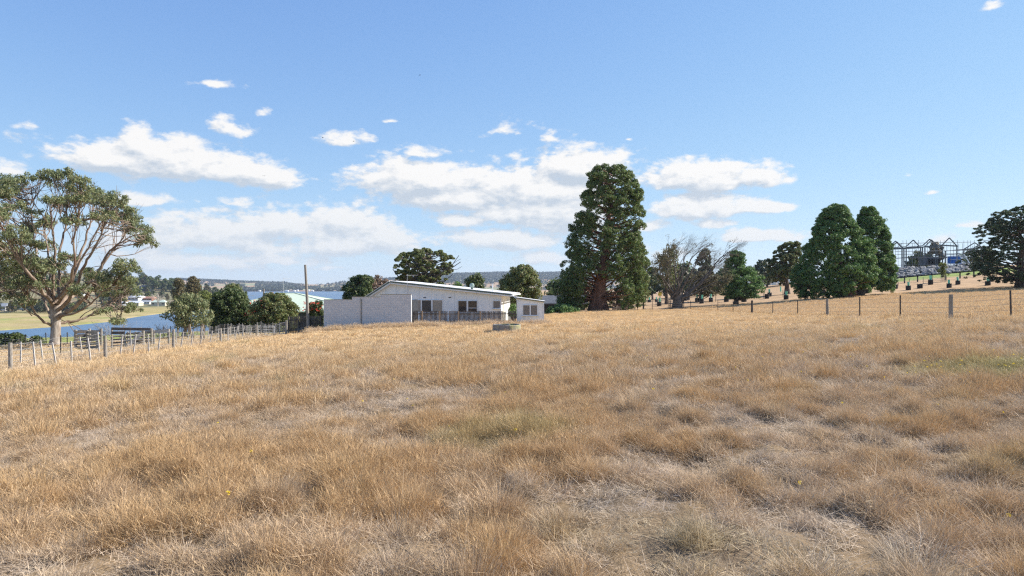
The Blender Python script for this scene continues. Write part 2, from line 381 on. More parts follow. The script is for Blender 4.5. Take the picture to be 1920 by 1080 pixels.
MAT['yellow'] = M_rough('yellow_sign_face', (.62, .46, .06), (.70, .54, .10), 5, rough=.5)
MAT['orange'] = M_rough('orange_fabric', (.80, .16, .03), (.88, .22, .05), 5, rough=.5)
MAT['turf'] = M_rough('mown_green_turf', (.16, .2, .06), (.26, .28, .10), 1.5)
def M_glass(name, col=(.03, .035, .04)):
    m, t = newmat(name)
    return finish(m, t, principled(t, col, .08, .6))
MAT['glass'] = M_glass('window_glass', (.045, .04, .038)); MAT['glass_pale'] = M_glass('louvre_glass', (.16, .16, .16))
def M_flat(name, c, rough=.6):
    return M_rough(name, tuple(x * .88 for x in c), c, 1.5, rough=rough, bdist=.005)
# curtain cloth, the light and shade of its folds painted as vertical colour bands
def M_curtain():
    m, t = newmat('curtain_cloth'); tc = t.node('ShaderNodeTexCoord')
    wv = t.node('ShaderNodeTexWave'); wv.inputs['Scale'].default_value = 7; wv.inputs['Distortion'].default_value = 1.5
    t.l.new(tc.outputs['Object'], wv.inputs['Vector'])
    c = t.mix(wv.outputs[1], (.24, .21, .17), (.46, .42, .35))
    return finish(m, t, principled(t, c, .9, .1))
MAT['curtain'] = M_curtain()
# painted concrete blocks
def M_block():
    m, t = newmat('grey_painted_blockwork'); tc = t.node('ShaderNodeTexCoord')
    mp = t.node('ShaderNodeMapping'); mp.inputs['Rotation'].default_value = (R(90), 0, 0); t.l.new(tc.outputs['Object'], mp.inputs['Vector'])
    b = t.node('ShaderNodeTexBrick'); b.inputs['Scale'].default_value = 1; b.inputs['Brick Width'].default_value = .4; b.inputs['Row Height'].default_value = .2
    b.inputs['Mortar Size'].default_value = .013; b.inputs['Mortar Smooth'].default_value = .4
    b.inputs['Color1'].default_value = (.56, .565, .565, 1); b.inputs['Color2'].default_value = (.62, .62, .615, 1); b.inputs['Mortar'].default_value = (.47, .47, .47, 1)
    t.l.new(mp.outputs[0], b.inputs['Vector'])
    n = t.noise(tc.outputs['Object'], 1.3, 6, .6)
    st = t.noise(t.vm('MULTIPLY', tc.outputs['Object'], (2, 2, .35)), 1.6, 5, .6)
    c = t.mix(t.rng(n, .45, .75, 0, .5), b.outputs[0], (.64, .64, .64))
    c = t.mix(t.rng(st, .58, .85, 0, .4), c, (.33, .33, .31))
    return finish(m, t, principled(t, c, .8, .2, bump=b.outputs[1], bstr=.3, bdist=-.01))
MAT['block'] = M_block()
# sheet cladding with joints
def M_sheet():
    m, t = newmat('white_wall_sheeting'); tc = t.node('ShaderNodeTexCoord'); s = t.node('ShaderNodeSeparateXYZ'); t.l.new(tc.outputs['Object'], s.inputs[0])
    f = t.math('ABSOLUTE', t.math('SUBTRACT', t.math('FRACT', t.math('DIVIDE', s.outputs[0], 1.2)), .5))
    j = t.math('LESS_THAN', f, .012)
    n = t.noise(tc.outputs['Object'], 1.1, 6, .6); n2 = t.noise(t.vm('MULTIPLY', tc.outputs['Object'], (3, 3, .5)), 1.3, 4, .6)
    c = t.mix(t.rng(n, .35, .7), (.76, .79, .78), (.86, .88, .865))
    c = t.mix(t.rng(n2, .58, .8, 0, .6), c, (.50, .53, .52))
    c = t.mix(t.math('MULTIPLY', j, .55), c, (.35, .36, .36))
    return finish(m, t, principled(t, c, .7, .25))
MAT['sheet'] = M_sheet()
# ground: cover colour comes with the mesh, fine mottling from noise
def M_ground():
    m, t = newmat('dry_pasture'); at = t.node('ShaderNodeAttribute'); at.attribute_name = 'cover'
    tc = t.node('ShaderNodeTexCoord'); P = tc.outputs['Object']
    a = t.noise(P, 3.2, 8, .68); b = t.noise(P, .35, 6, .6); c_ = t.noise(P, 14, 5, .7); d = t.noise(P, .02, 8, .62)
    k = t.math('ADD', t.math('ADD', t.math('MULTIPLY', t.math('SUBTRACT', a, .5), 1.0), t.math('MULTIPLY', t.math('SUBTRACT', b, .5), .9)),
               t.math('ADD', t.math('MULTIPLY', t.math('SUBTRACT', c_, .5), .8), t.math('MULTIPLY', t.math('SUBTRACT', d, .5), .8)))
    k = t.math('ADD', k, 1.0)
    col = t.vm('MULTIPLY', at.outputs['Color'], None); nd = col.node
    cb = t.node('ShaderNodeCombineXYZ'); [t.l.new(k, cb.inputs[i]) for i in range(3)]
    t.l.new(cb.outputs[0], nd.inputs[1])
    return finish(m, t, principled(t, col, .95, .08, bump=c_, bstr=.5, bdist=.08))
MAT['ground'] = M_ground()
def M_water():
    m, t = newmat('rippled_water'); tc = t.node('ShaderNodeTexCoord'); P = tc.outputs['Object']
    n = t.noise(t.vm('MULTIPLY', P, (.35, 1, 1)), .9, 6, .65); n2 = t.noise(t.vm('MULTIPLY', P, (.12, .4, 1)), .05, 4, .6)
    c = t.mix(t.rng(n2, .35, .65), (.05, .105, .175), (.075, .14, .22))
    return finish(m, t, principled(t, c, .32, .42, bump=n, bstr=.9, bdist=.25))
MAT['water'] = M_water()

# ------------------------------------------------------------------ ground, water
def cover(X, Y):
    r = np.hypot(X, Y); th = np.clip(np.arctan2(X, Y), -R(44), R(44)); D = r * np.cos(th); px = 960 + np.tan(th) * F
    n1 = wav(X, Y, 41, 14); n2 = wav(X, Y, 43, 5); n3 = wav(X, Y, 45, 2.2)
    def mixc(c, c2, f): f = np.clip(f, 0, 1)[:, None]; return c * (1 - f) + np.array(c2) * f
    c = np.tile(np.array((.36, .245, .12)), (len(X), 1))
    c = mixc(c, (.46, .315, .15), .5 + .9 * n1)
    c = mixc(c, (.30, .25, .20), (.2 + 1.2 * n2 + .8 * n3) * (1 - sstep(D, 22, 45)) * .9)
    c = mixc(c, (.20, .145, .09), (1 - sstep(D, 16, 34)) * .75)
    c = mixc(c, (.11, .085, .06), np.clip(-1.2 * n3 - .8 * wav(X, Y, 47, .8) - .25, 0, 1) * (1 - sstep(D, 20, 40)) * .85)
    c = mixc(c, (.44, .28, .125), sstep(D, 24, 50) * .6)
    # worn lane beyond the left fence, mown grass beyond the far fence
    lane = sstep(-X, 20.5, 22.5) * sstep(D, 15, 25) * (D < 90) * (px < 545)
    c = mixc(c, (.35, .29, .18), lane * (.65 + .8 * n2)); c = mixc(c, (.26, .27, .09), lane * (n1 * 1.4 - .1))
    fx = np.interp(D, [20, 32, 48, 68, 95, 96], [21, 20.6, 22.2, 23.9, 25, 25])
    past = np.where(D < 95, sstep(X, fx, fx + 2), 1.0) * ((px > 1010) | (D < 95))
    past = past * sstep(px, 1010, 1040)
    c = mixc(c, (.40, .275, .165), past * sstep(D, 90, 100) * .9)
    c = mixc(c, (.22, .28, .075), sstep(D, 128, 136) * sstep(px, 1560, 1640) * (1 - sstep(D, 150, 156)))
    # valley, marsh and hills
    left = (1 - sstep(px, 600, 700)) * sstep(D, 70, 90)
    c = mixc(c, (.30, .30, .10), left * .8)
    c = mixc(c, (.24, .28, .075), left * sstep(D, 180, 260) * (.7 + n1))
    ym_ = np.interp(px, [-200, 0, 240, 400, 460], [540, 545, 690, 740, 800]); m = (px < 480) * sstep(D, 310, 325)
    marsh = m * (1 - sstep(D, ym_ - 20, ym_ + 20))
    c = mixc(c, (.34, .28, .12), marsh); c = mixc(c, (.24, .28, .08), marsh * np.clip(.12 + wav(X, Y, 51, 60) * 1.3 - sstep(D, 480, 600)*.4, 0, 1))
    c = mixc(c, (.42, .33, .17), marsh * np.clip(wav(X, Y, 53, 90) * 1.8 + .15, 0, .85))
    c = mixc(c, (.17, .16, .09), m * sstep(D, ym_ - 40, ym_ + 40) * (D < 2400)); c = mixc(c, (.34, .25, .15), m * sstep(D, ym_, ym_ + 60) * (D < 2400) * np.clip(wav(X, Y, 57, 120) * 2.4 - .1, 0, 1))
    far = sstep(D, 2400, 2800)
    c = mixc(c, (.36, .25, .15), far); c = mixc(c, (.25, .27, .15), far * np.clip(wav(X, Y, 55, 700) * 2.2, 0, 1))
    return np.clip(c, 0, 1)
def build_ground():
    th = np.concatenate([np.linspace(-180, -42, 70)[:-1], np.linspace(-42, 42, 470), np.linspace(42, 180, 70)[1:-1]])
    th = np.radians(th)
    rr = np.concatenate([np.geomspace(1.2, 130, 250)[:-1], np.geomspace(130, 700, 130)[:-1], np.geomspace(700, 12000, 150)])
    TH, RR = np.meshgrid(th, rr); X = (RR * np.sin(TH)).ravel(); Y = (RR * np.cos(TH)).ravel(); Z = H(X, Y)
    nt = len(th); nr = len(rr)
    i = np.arange(nr - 1)[:, None] * nt; j = np.arange(nt)[None]; j2 = (j + 1) % nt
    Q = np.stack([i + j, i + nt + j, i + nt + j2, i + j2], -1)
    V = np.stack([X, Y, Z], 1); C = cover(X, Y)
    cut = int(np.searchsorted(rr, 2400))
    ci = len(V); Vn = np.vstack([V, [0, 0, h1(0, 0)]]); Cn = np.vstack([C, C[:1]])
    T = np.stack([np.full(nt, ci), np.arange(nt), (np.arange(nt) + 1) % nt], 1)
    def mk(name, Fs):
        used = np.unique(np.concatenate([f.ravel() for f in Fs])); mp = np.full(len(Vn), -1); mp[used] = np.arange(len(used))
        me = mesh_np(name, Vn[used], [mp[f] for f in Fs], True, [MAT['ground']])
        a = me.attributes.new('cover', 'FLOAT_COLOR', 'POINT'); cc = np.ones((len(used), 4), np.float32); cc[:, :3] = Cn[used]
        a.data.foreach_set('color', cc.ravel()); return obj(name, me, kind='structure')
    mk('ground', [Q[:cut].reshape(-1, 4), T])
    mk('hills', [Q[cut:].reshape(-1, 4)])
    wv = MB(); k = 12000
    wv.add([(-k, 150, WZ), (k, 150, WZ), (k, k, WZ), (-k, k, WZ)], [(0, 1, 2, 3)])
    wv.build('water', MAT['water'], kind='structure')
build_ground()

# ------------------------------------------------------------------ grass (nobody could count it): tufts scattered by geometry nodes
def M_grass():
    m, t = newmat('dry_grass'); ge = t.node('ShaderNodeNewGeometry'); ri = ge.outputs['Random Per Island']
    at = t.node('ShaderNodeAttribute'); at.attribute_type = 'INSTANCER'; at.attribute_name = 'tint'
    s = t.node('ShaderNodeSeparateColor'); t.l.new(at.outputs['Color'], s.inputs[0])
    gold = t.mix(ri, (.40, .255, .125), (.67, .465, .25)); grey = t.mix(ri, (.36, .285, .21), (.70, .58, .45)); green = t.mix(ri, (.30, .27, .11), (.50, .44, .21))
    gold = t.mix(s.outputs[2], gold, t.mix(ri, (.56, .375, .185), (.86, .65, .38))); c = t.mix(s.outputs[0], gold, grey); c = t.mix(s.outputs[1], c, green)
    pale = t.math('GREATER_THAN', t.math('FRACT', t.math('MULTIPLY', ri, 53.3)), .95)
    c = t.mix(t.math('MULTIPLY', pale, .8), c, (.80, .66, .46))
    p = principled(t, c, .7, .2); tr = t.node('ShaderNodeBsdfTranslucent'); t.put(tr.inputs[0], c)
    mx = t.node('ShaderNodeMixShader'); mx.inputs[0].default_value = .2; t.l.new(p, mx.inputs[1]); t.l.new(tr.outputs[0], mx.inputs[2])
    return finish(m, t, mx.outputs[0])
MAT['grass'] = M_grass()
def tuft_mesh(name, nb, rad, hmin, hmax, wd, seed, lean=.35, heads=.1, spread=.5):
    r = np.random.default_rng(seed); V = []; Q = []; T = []
    a = r.uniform(0, 6.283, nb); rd = rad * np.sqrt(r.uniform(0, 1, nb)); bx = rd * np.cos(a); by = rd * np.sin(a)
    h = r.uniform(hmin, hmax, nb) * (1 - .45 * (rd / rad) ** 2)
    la = a * spread + r.uniform(0, 6.283, nb) * (1 - spread) ; ln = np.abs(r.normal(lean, lean * .6, nb)) * h
    fa = r.uniform(0, 3.1416, nb); w = wd * r.uniform(.6, 1.3, nb)
    dx = np.cos(la); dy = np.sin(la); ex = np.cos(fa); ey = np.sin(fa)
    def lvl(t, wf):
        cx = bx + dx * ln * t ** 1.7; cy = by + dy * ln * t ** 1.7; cz = h * t * (1 - .12 * t)
        return np.stack([cx - ex * w * wf / 2, cy - ey * w * wf / 2, cz], 1), np.stack([cx + ex * w * wf / 2, cy + ey * w * wf / 2, cz], 1)
    P = [lvl(0, 1), lvl(.55, .8), lvl(1, .15)]
    Vb = np.concatenate([x for p in P for x in p]); i = np.arange(nb)
    Q = np.concatenate([np.stack([i, i + nb, i + 3 * nb, i + 2 * nb], 1), np.stack([i + 2*nb, i + 3*nb, i + 5*nb, i + 4*nb], 1)])
    mb = MB().add(Vb, Q)
    nh = int(nb * heads)
    if nh:   # seed heads: small lozenges at the tips
        k = r.choice(nb, nh, replace=False); tip = (P[2][0][k] + P[2][1][k]) / 2; d = np.stack([dx[k] * .5, dy[k] * .5, np.full(nh, .85)], 1)
        L = r.uniform(.018, .045, nh)[:, None] * (wd / .004) ** .5; ww = L * .16; e = np.stack([ex[k], ey[k], 0 * ex[k]], 1)
        A = tip - d * L * .3; B = tip + d * L * .35 + e * ww; C = tip + d * L; D_ = tip + d * L * .35 - e * ww; n = nh; j = np.arange(n)
        mb.add(np.concatenate([A, B, C, D_]), np.stack([j, j + n, j + 2 * n, j + 3 * n], 1))
    me = mb.data(name, MAT['grass']); return bpy.data.objects.new(name, me)
def fence_x(D): return np.interp(D, [0, 20, 32, 48, 68, 95, 96], [22, 21, 20.6, 22.2, 23.9, 25, 25])
def scatter_grass(name, label, pts, scl, tint, variants, seed, tilt=.12):
    r = np.random.default_rng(seed); n = len(pts)
    me = bpy.data.meshes.new(name); me.vertices.add(n); me.vertices.foreach_set('co', np.asarray(pts, np.float32).ravel())
    a = me.attributes.new('scl', 'FLOAT_VECTOR', 'POINT'); a.data.foreach_set('vector', np.asarray(scl, np.float32).ravel())
    a = me.attributes.new('rot', 'FLOAT_VECTOR', 'POINT'); a.data.foreach_set('vector', np.stack([r.normal(0, tilt, n), r.normal(0, tilt, n), r.uniform(0, 6.283, n)], 1).astype(np.float32).ravel())
    a = me.attributes.new('tint', 'FLOAT_COLOR', 'POINT'); tc = np.zeros((n, 4), np.float32); tc[:, :2] = tint; tc[:, 2] = sstep(np.hypot(np.asarray(pts)[:, 0], np.asarray(pts)[:, 1]), 14, 40); tc[:, 3] = 1; a.data.foreach_set('color', tc.ravel())
    a = me.attributes.new('which', 'INT', 'POINT'); a.data.foreach_set('value', r.integers(0, len(variants), n).astype(np.int32))
    col = bpy.data.collections.new(name + '_tufts')
    for v in variants: col.objects.link(v)
    o = obj(name, me, label=label, cat='grass', kind='stuff')
    ng = bpy.data.node_groups.new(name, 'GeometryNodeTree')
    ng.interface.new_socket('Geometry', in_out='INPUT', socket_type='NodeSocketGeometry'); ng.interface.new_socket('Geometry', in_out='OUTPUT', socket_type='NodeSocketGeometry')
    N = ng.nodes; L = ng.links; gi = N.new('NodeGroupInput'); go = N.new('NodeGroupOutput')
    iop = N.new('GeometryNodeInstanceOnPoints'); ci = N.new('GeometryNodeCollectionInfo')
    ci.inputs['Collection'].default_value = col; ci.inputs['Separate Children'].default_value = True; ci.inputs['Reset Children'].default_value = True
    iop.inputs['Pick Instance'].default_value = True
    def na(nm, ty):
        x = N.new('GeometryNodeInputNamedAttribute'); x.data_type = ty; x.inputs[0].default_value = nm; return x.outputs[0]
    L.new(gi.outputs[0], iop.inputs['Points']); L.new(ci.outputs[0], iop.inputs['Instance'])
    L.new(na('which', 'INT'), iop.inputs['Instance Index'])
    e2r = N.new('FunctionNodeEulerToRotation'); L.new(na('rot', 'FLOAT_VECTOR'), e2r.inputs[0]); L.new(e2r.outputs[0], iop.inputs['Rotation'])
    L.new(na('scl', 'FLOAT_VECTOR'), iop.inputs['Scale']); L.new(iop.outputs[0], go.inputs[0])
    mo = o.modifiers.new('tufts', 'NODES'); mo.node_group = ng
    return o
def sector(n, r0, r1, half, seed, p=2.0):
    r = np.random.default_rng(seed); rr = (r.uniform(r0 ** p, r1 ** p, n)) ** (1 / p); th = r.uniform(-half, half, n)
    return rr * np.sin(th), rr * np.cos(th)
def in_field(X, Y):
    ok = (X > -21.2) & (X < fence_x(Y) - .15)
    ok &= ~((Y > 60.3) & (X < 3.2) & (X > -24))                 # garden palings and walls stand here
    ok &= ~((np.abs(X + .35) < 1.0) & (np.abs(Y - 45) < 1.0))
    return ok
def grass_look(X, Y):
    a = wav(X, Y, 61, 3.4, 9); b = wav(X, Y, 62, 1.25, 9); c = wav(X, Y, 63, 11, 7)
    d = wav(X, Y, 65, .62, 9); t = a * .9 + b * 1.2 + c * .5 + d * .7
    rough = 1 - sstep(np.hypot(X, Y), 26, 48)
    hgt = .50 + 1.35 * np.clip(t, -.3, .75) * (.45 + .55 * rough)
    grey = np.clip(.42 - 1.1 * (a + c * .6) - .3 * b, 0, 1) * (.35 + .65 * rough) * 1.0
    green = np.clip(wav(X, Y, 64, 6) * 1.3 - .5, 0, .45)
    dd = ((X - 11.5) / 3.2) ** 2 + ((Y - 15.3) / 2.2) ** 2; green = np.maximum(green, np.clip(1 - dd, 0, .85))
    dd = ((X + .2) / 1.6) ** 2 + ((Y - 10.6) / 1.4) ** 2; green = np.maximum(green, np.clip(.7 - dd, 0, .4))
    hgt = hgt * (1 - .45 * np.clip(green - .3, 0, 1))
    return hgt, grey, green, t
def do_grass():
    # beyond the right fence, and pale seeding grass left standing along the walls and palings
    def spot(nm, lab, X, Y, var, seed, hs_, ws_, gv, hm=1.0):
        r = np.random.default_rng(seed); n = len(X); Z = H(X, Y) - .01; hgt, grey, green, t = grass_look(X, Y)
        sz = hs_ * (.6 + .5 * hgt) * r.uniform(.7, 1.3, n); s = ws_ * r.uniform(.8, 1.2, n); g_ = np.clip(grey * .5 + gv + r.normal(0, .12, n), 0, 1)
        scatter_grass(nm, lab, np.stack([X, Y, Z], 1), np.stack([s, s, sz], 1), np.stack([g_, green * .5], 1), var, seed + 1, .15)
    r = np.random.default_rng(300); vf = [tuft_mesh('grass_tuft', 80, .45, .12, .38, .018, 310 + i, lean=.35, heads=0) for i in range(4)]
    Y = r.uniform(26, 103, 16000) ; X = fence_x(Y) + .3 + r.uniform(0, 1, len(Y)) ** 1.2 * (Y * .86 - fence_x(Y) + 8); k = (X < Y * .86 + 6) & (X > fence_x(Y) + .2) & (Y < 103); X, Y = X[k], Y[k]
    spot('dry_grass', 'golden dry grass on the rise beyond the right fence', X, Y, vf, 301, .8, 1.0, .05)
    n = 700; X = np.concatenate([r.uniform(-18, 3.4, n), r.normal(-8.5, 1.8, 160), r.uniform(-26, -20.5, 200)]); Y = np.concatenate([60.2 - np.abs(r.normal(0, .7, n)), r.uniform(58.6, 60.5, 160), r.uniform(30, 62, 200)])
    vt_ = [tuft_mesh('grass_tuft', 46, .22, .3, .62, .012, 330 + i, lean=.3, heads=.5) for i in range(4)]
    spot('seeding_grass', 'taller pale seeding grass along the foot of the block wall and palings', X, Y, vt_, 303, .95, 1.0, .45)
    Y = r.uniform(28, 64, 2600); X = -21.3 - r.uniform(0, 1, 2600) ** .9 * (Y * .85 - 21 + 3); k = X > -Y * .86; X, Y = X[k], Y[k]
    spot('short_grass', 'short thin grass on the lane and yard beyond the left fence', X, Y, vf, 305, .42, 1.0, .35)
    H0 = .40
    near = [tuft_mesh('grass_tuft', 120, .17, .07, .38, .0042, 100 + i, lean=.30 + .12 * i, heads=.07, spread=.35) for i in range(6)]
    lying = [tuft_mesh('grass_tuft', 110, .24, .03, .17, .0045, 120 + i, lean=1.5, heads=.03, spread=.15) for i in range(4)]
    mid = [tuft_mesh('grass_tuft', 110, .26, .09, .40, .0075, 140 + i, lean=.35 + .1 * i, heads=.06, spread=.35) for i in range(5)]
    far = [tuft_mesh('grass_tuft', 90, .45, .12, .40, .016, 160 + i, lean=.3, heads=.0) for i in range(4)]
    hs = R(41)
    def layer(nm, lab, n, r0, r1, var, seed, lo=-.35, hmul=1.0, p=2.0, tilt=.12, field=True, wmul=1.0):
        X, Y = sector(n, r0, r1, hs, seed, p)
        hgt, grey, green, t = grass_look(X, Y); r = np.random.default_rng(seed + 1)
        keep = (r.uniform(0, 1, len(X)) < np.clip((t - lo) * 3 + .2, .08, 1))
        if field: keep &= in_field(X, Y)
        X, Y, hgt, grey, green = X[keep], Y[keep], hgt[keep], grey[keep], green[keep]
        Z = H(X, Y) - .01; n = len(X)
        s = r.uniform(.8, 1.25, n) * wmul; sz = hgt * r.uniform(.75, 1.3, n) * hmul * (1 - .5 * sstep(np.hypot(X, Y), 44, 60))
        grey = np.clip(grey + r.normal(0, .16, n), 0, 1); green = np.clip(green + r.normal(0, .08, n), 0, 1)
        return scatter_grass(nm, lab, np.stack([X, Y, Z], 1), np.stack([s, s, sz], 1), np.stack([grey, green], 1), var, seed + 2, tilt)
    layer('dry_grass', 'tall dry straw coloured grass tussocks in the near paddock', 19000, 3.6, 15, near, 200, lo=-.02, tilt=.24, hmul=.76, wmul=.86)
    layer('flattened_grass', 'flattened greyish dry grass between the tussocks', 15000, 3.6, 17, lying, 210, lo=-.5, hmul=1.05, tilt=.25)
    layer('dry_grass', 'golden dry grass covering the middle of the paddock', 24000, 15, 36, mid, 220, p=1.8, hmul=1.0, lo=-.05)
    tus = [tuft_mesh('tussock', 420, .26, .18, .46, .0045, 180 + i, lean=.5, heads=.05, spread=.85) for i in range(4)]
    layer('grass_tussocks', 'big fountain shaped dry tussocks dotted through the near paddock', 900, 4.2, 22, tus, 240, lo=.12, tilt=.2, hmul=.8, wmul=.9)
    tus2 = [tuft_mesh('tussock', 220, .34, .18, .46, .009, 190 + i, lean=.5, heads=.03, spread=.85) for i in range(3)]
    layer('grass_tussocks', 'darker dry tussocks dotted through the middle of the paddock', 2000, 20, 55, tus2, 250, lo=.15, tilt=.2)
    layer('flattened_grass', 'flattened dry grass in the middle of the paddock', 12000, 16, 36, lying, 215, lo=-.5, wmul=1.8, hmul=1.4)
    layer('dry_grass', 'golden seeding grass in the far part of the paddock', 26000, 36, 96, far, 230, p=1.6, lo=-.7, hmul=.8)
do_grass()

# ------------------------------------------------------------------ foliage and branch builders
def unit(v): return v / (np.linalg.norm(v, axis=-1, keepdims=True) + 1e-9)
def leaves(mb, C, rad, per, size, r, flat=.8, shell=.5, up=.25, asp=1.7, nrand=.5, droop=0.0):
    """leaf-sized rhombs spread through clumps centred at C (n,3) with radii rad (n,)"""
    C = np.repeat(np.asarray(C, float), per, 0); rad = np.repeat(np.broadcast_to(rad, (len(C) // per,)), per)
    n = len(C); d = unit(r.normal(0, 1, (n, 3))); q = r.uniform(shell ** 3, 1, n) ** (1 / 3)
    P = C + d * (rad * q)[:, None] * np.array((1, 1, flat))
    N = unit(d + nrand * r.normal(0, 1, (n, 3)) + np.array((0, 0, up)))
    A = unit(np.cross(N, r.normal(0, 1, (n, 3))) + np.array((0, 0, -droop))); B = np.cross(N, A)
    s = size * r.uniform(.55, 1.35, n)[:, None]
    A = A * s * asp / 2; B = B * s / 2; i = np.arange(n)
    mb.add(np.concatenate([P - A, P + B * .8 + A * .1, P + A, P - B * .8 + A * .1]), np.stack([i, i + n, i + 2 * n, i + 3 * n], 1))
def curve(a, b, r, bend=.15, n=5, sag=0.0, up0=None):
    a = np.array(a, float); b = np.array(b, float); L = np.linalg.norm(b - a); t = np.linspace(0, 1, n)[:, None]
    off = r.normal(0, bend * L, 3); off[2] -= sag * L
    p = a + (b - a) * t + off * (4 * t * (1 - t)) * .5
    if up0 is not None: p = p + np.array((0, 0, 1.0)) * up0 * L * (t * (1 - t)) * 2
    p[1:-1] += r.normal(0, .02 * L, (n - 2, 3)); return p
def grow(mb, p, d, L, rad, lvl, r, split=3, ang=.55, shrink=.72, grav=0.0, sides=5, bias=(0, 0, 0), tips=None):
    d = unit(np.array(d, float)); n = 4; pts = [np.array(p, float)]
    for i in range(n):
        d = unit(d + r.normal(0, .11, 3) + np.array(bias) * .25 + np.array((0, 0, -grav)) * .12); pts.append(pts[-1] + d * L / n)
    rr = np.linspace(rad, rad * .62, n + 1); mb.tube(pts, rr, max(3, sides), cap=False)
    if lvl <= 0:
        if tips is not None: tips.append(pts[-1])
        return
    k = split + (1 if r.random() < .4 else 0)
    for j in range(k):
        st = pts[-1] if j == 0 else pts[r.integers(2, n + 1)]
        dd = unit(d + ang * (.35 if j == 0 else 1) * r.normal(0, 1, 3) * np.array((1, 1, .8)))
        grow(mb, st, dd, L * shrink * r.uniform(.75, 1.15), rad * (.62 if j == 0 else .48), lvl - 1, r, split, ang, shrink, grav, sides - 1, bias, tips)
def noise3(P, s, seed):
    return wav(P[:, 0] + .7 * P[:, 2], P[:, 1] - .6 * P[:, 2] + .3 * P[:, 0], seed, s, 6) + .6 * wav(P[:, 2] + .3 * P[:, 1], P[:, 0] - .3 * P[:, 1], seed + 1, s, 6)
def profile_tree(name, label, cat, px, Y, prof, leafmat, barkmat, seed, clumps=400, crad=(.5, .9), per=90, lsize=.22, inner=.55,
                 gap=-9, trunk=None, rbase=.5, rtop=.06, flare=1.6, group=None, droop=0.0, limbs=60, flat=.8, depthscale=1.0, lean_top=None, yb=None, skirt=False, boughs=0, bsize=.3, notch=None, rough=.1, limb_r=.07, extra_limbs=None, gapscale=3.0, per_leaf_up=.25, trunk_to=.93, fins=0):
    """prof: rows (y, left, right) of the crown's outline, measured at the tree's own distance"""
    r = np.random.default_rng(seed); x0, y0, z0 = G(px, Y)
    if yb is not None: z0 = min(z0, ZP(yb, Y))
    root = empty(name, (x0, y0, z0), label=label, cat=cat, group=group)
    prof = sorted(prof)
    if skirt: yg = HY - z0 / Y * F; prof = [p for p in prof if p[0] < yg - 6] + [(yg - 2, prof[-1][1], prof[-1][2])]
    ys = np.array([p[0] for p in prof], float); zl = (HY - ys) / F * Y - z0
    cx = np.array([(p[1] + p[2]) / 2 for p in prof]); cx = (cx - 960) / F * Y - x0; rad = np.array([(p[2] - p[1]) / 2 for p in prof]) / F * Y
    o = np.argsort(zl); zl = zl[o]; cx = cx[o]; rad = rad[o]
    zz = r.uniform(zl[0], zl[-1], clumps * 4); Rr = np.interp(zz, zl, rad); k = r.uniform(0, 1, len(zz)) < (Rr / rad.max()) ** .45
    zz = zz[k][:clumps]; Rr = Rr[k][:clumps]; n = len(zz); a = r.uniform(0, 6.283, n); q = r.uniform(inner ** 2, 1, n) ** .5
    cr = r.uniform(*crad, n) * np.clip(Rr / (rad.max() * .45), .45, 1); rq = np.maximum(Rr - cr * .5, 0) * q
    wq = np.stack([Rr * np.cos(a), Rr * np.sin(a), zz], 1); rq = rq * (1 + rough * np.clip(noise3(wq, 5.5, seed + 9) * 1.6, -1.3, .55) + rough * .5 * noise3(wq, 2.2, seed + 19))
    C = np.stack([np.interp(zz, zl, cx) + rq * np.cos(a), rq * np.sin(a) * depthscale, zz], 1)
    if boughs:     # foliage gathered on bough ends: each bough carries clumps over its upper, outer side
        B = C[:boughs]; ax = np.stack([np.interp(B[:, 2], zl, cx), 0 * B[:, 2], B[:, 2] - 1.2], 1); out = unit(B - ax)
        Rb = np.clip(np.interp(B[:, 2], zl, rad) * bsize, .7, 1.7) * r.uniform(.7, 1.25, boughs)
        k_ = max(1, n // boughs); Bi = np.repeat(np.arange(boughs), k_); d_ = unit(r.normal(0, 1, (len(Bi), 3)) + out[Bi] * .9 + np.array((0, 0, .45)))
        C = B[Bi] - out[Bi] * (Rb * .55)[Bi][:, None] + d_ * (Rb[Bi] * r.uniform(.75, 1.0, len(Bi)))[:, None] * np.array((1, 1, .72)); cr = r.uniform(.2, .4, len(Bi)) * (crad[1] / 1.0)
    keep = noise3(C, gapscale, seed + 5) > gap; C = C[keep]; cr = cr[keep]
    if notch:     # bare front of the trunk: (column from, column to, top row, chance a clump stays)
        nx0, nx1, ny, kp = notch; X_ = C[:, 0] * 1.0; xa = (nx0 - 960) / F * Y - x0; xb = (nx1 - 960) / F * Y - x0; zt = ZP(ny, Y) - z0
        cut = (X_ > xa) & (X_ < xb) & (C[:, 2] - cr * .7 < zt) & (C[:, 1] < 1.2) & (r.random(len(C)) > kp); C = C[~cut]; cr = cr[~cut]
    f = MB(); leaves(f, C, cr, per, lsize, r, flat=flat, droop=droop, up=per_leaf_up)
    b = MB(); htop = zl[-1] * trunk_to; tz = np.linspace(-.4, htop, 12); tx = np.interp(tz, zl, cx) * sstep(tz, 0, zl[0] + (zl[-1] - zl[0]) * .5)
    if lean_top is not None: tx = tx * 0 + lean_top * sstep(tz, 0, htop)
    tp = np.stack([tx, 0 * tz, tz], 1); tr = rbase * (1 - (np.clip(tz, 0, None) / htop) ** .85) + rtop; tr = tr * (1 + (flare - 1) * np.exp(-np.clip(tz, 0, None) / (rbase * 1.3)))
    if fins:      # a buttressed trunk: more sides, corrugated
        k0 = len(b.v); b.tube(tp, tr, 28, cap=False); Vt = b.v[k0]; nn = 28; th = np.arange(len(Vt)) % nn * 2 * math.pi / nn
        cen = np.repeat(tp, nn, 0); w_ = 1 + .16 * np.sin(th * fins + 1.1) * np.exp(-np.clip(cen[:, 2], 0, None) / 3.0) + .05 * np.sin(th * 9) ; b.v[k0] = cen + (Vt - cen) * w_[:, None]
    else: b.tube(tp, tr, 10, cap=False)
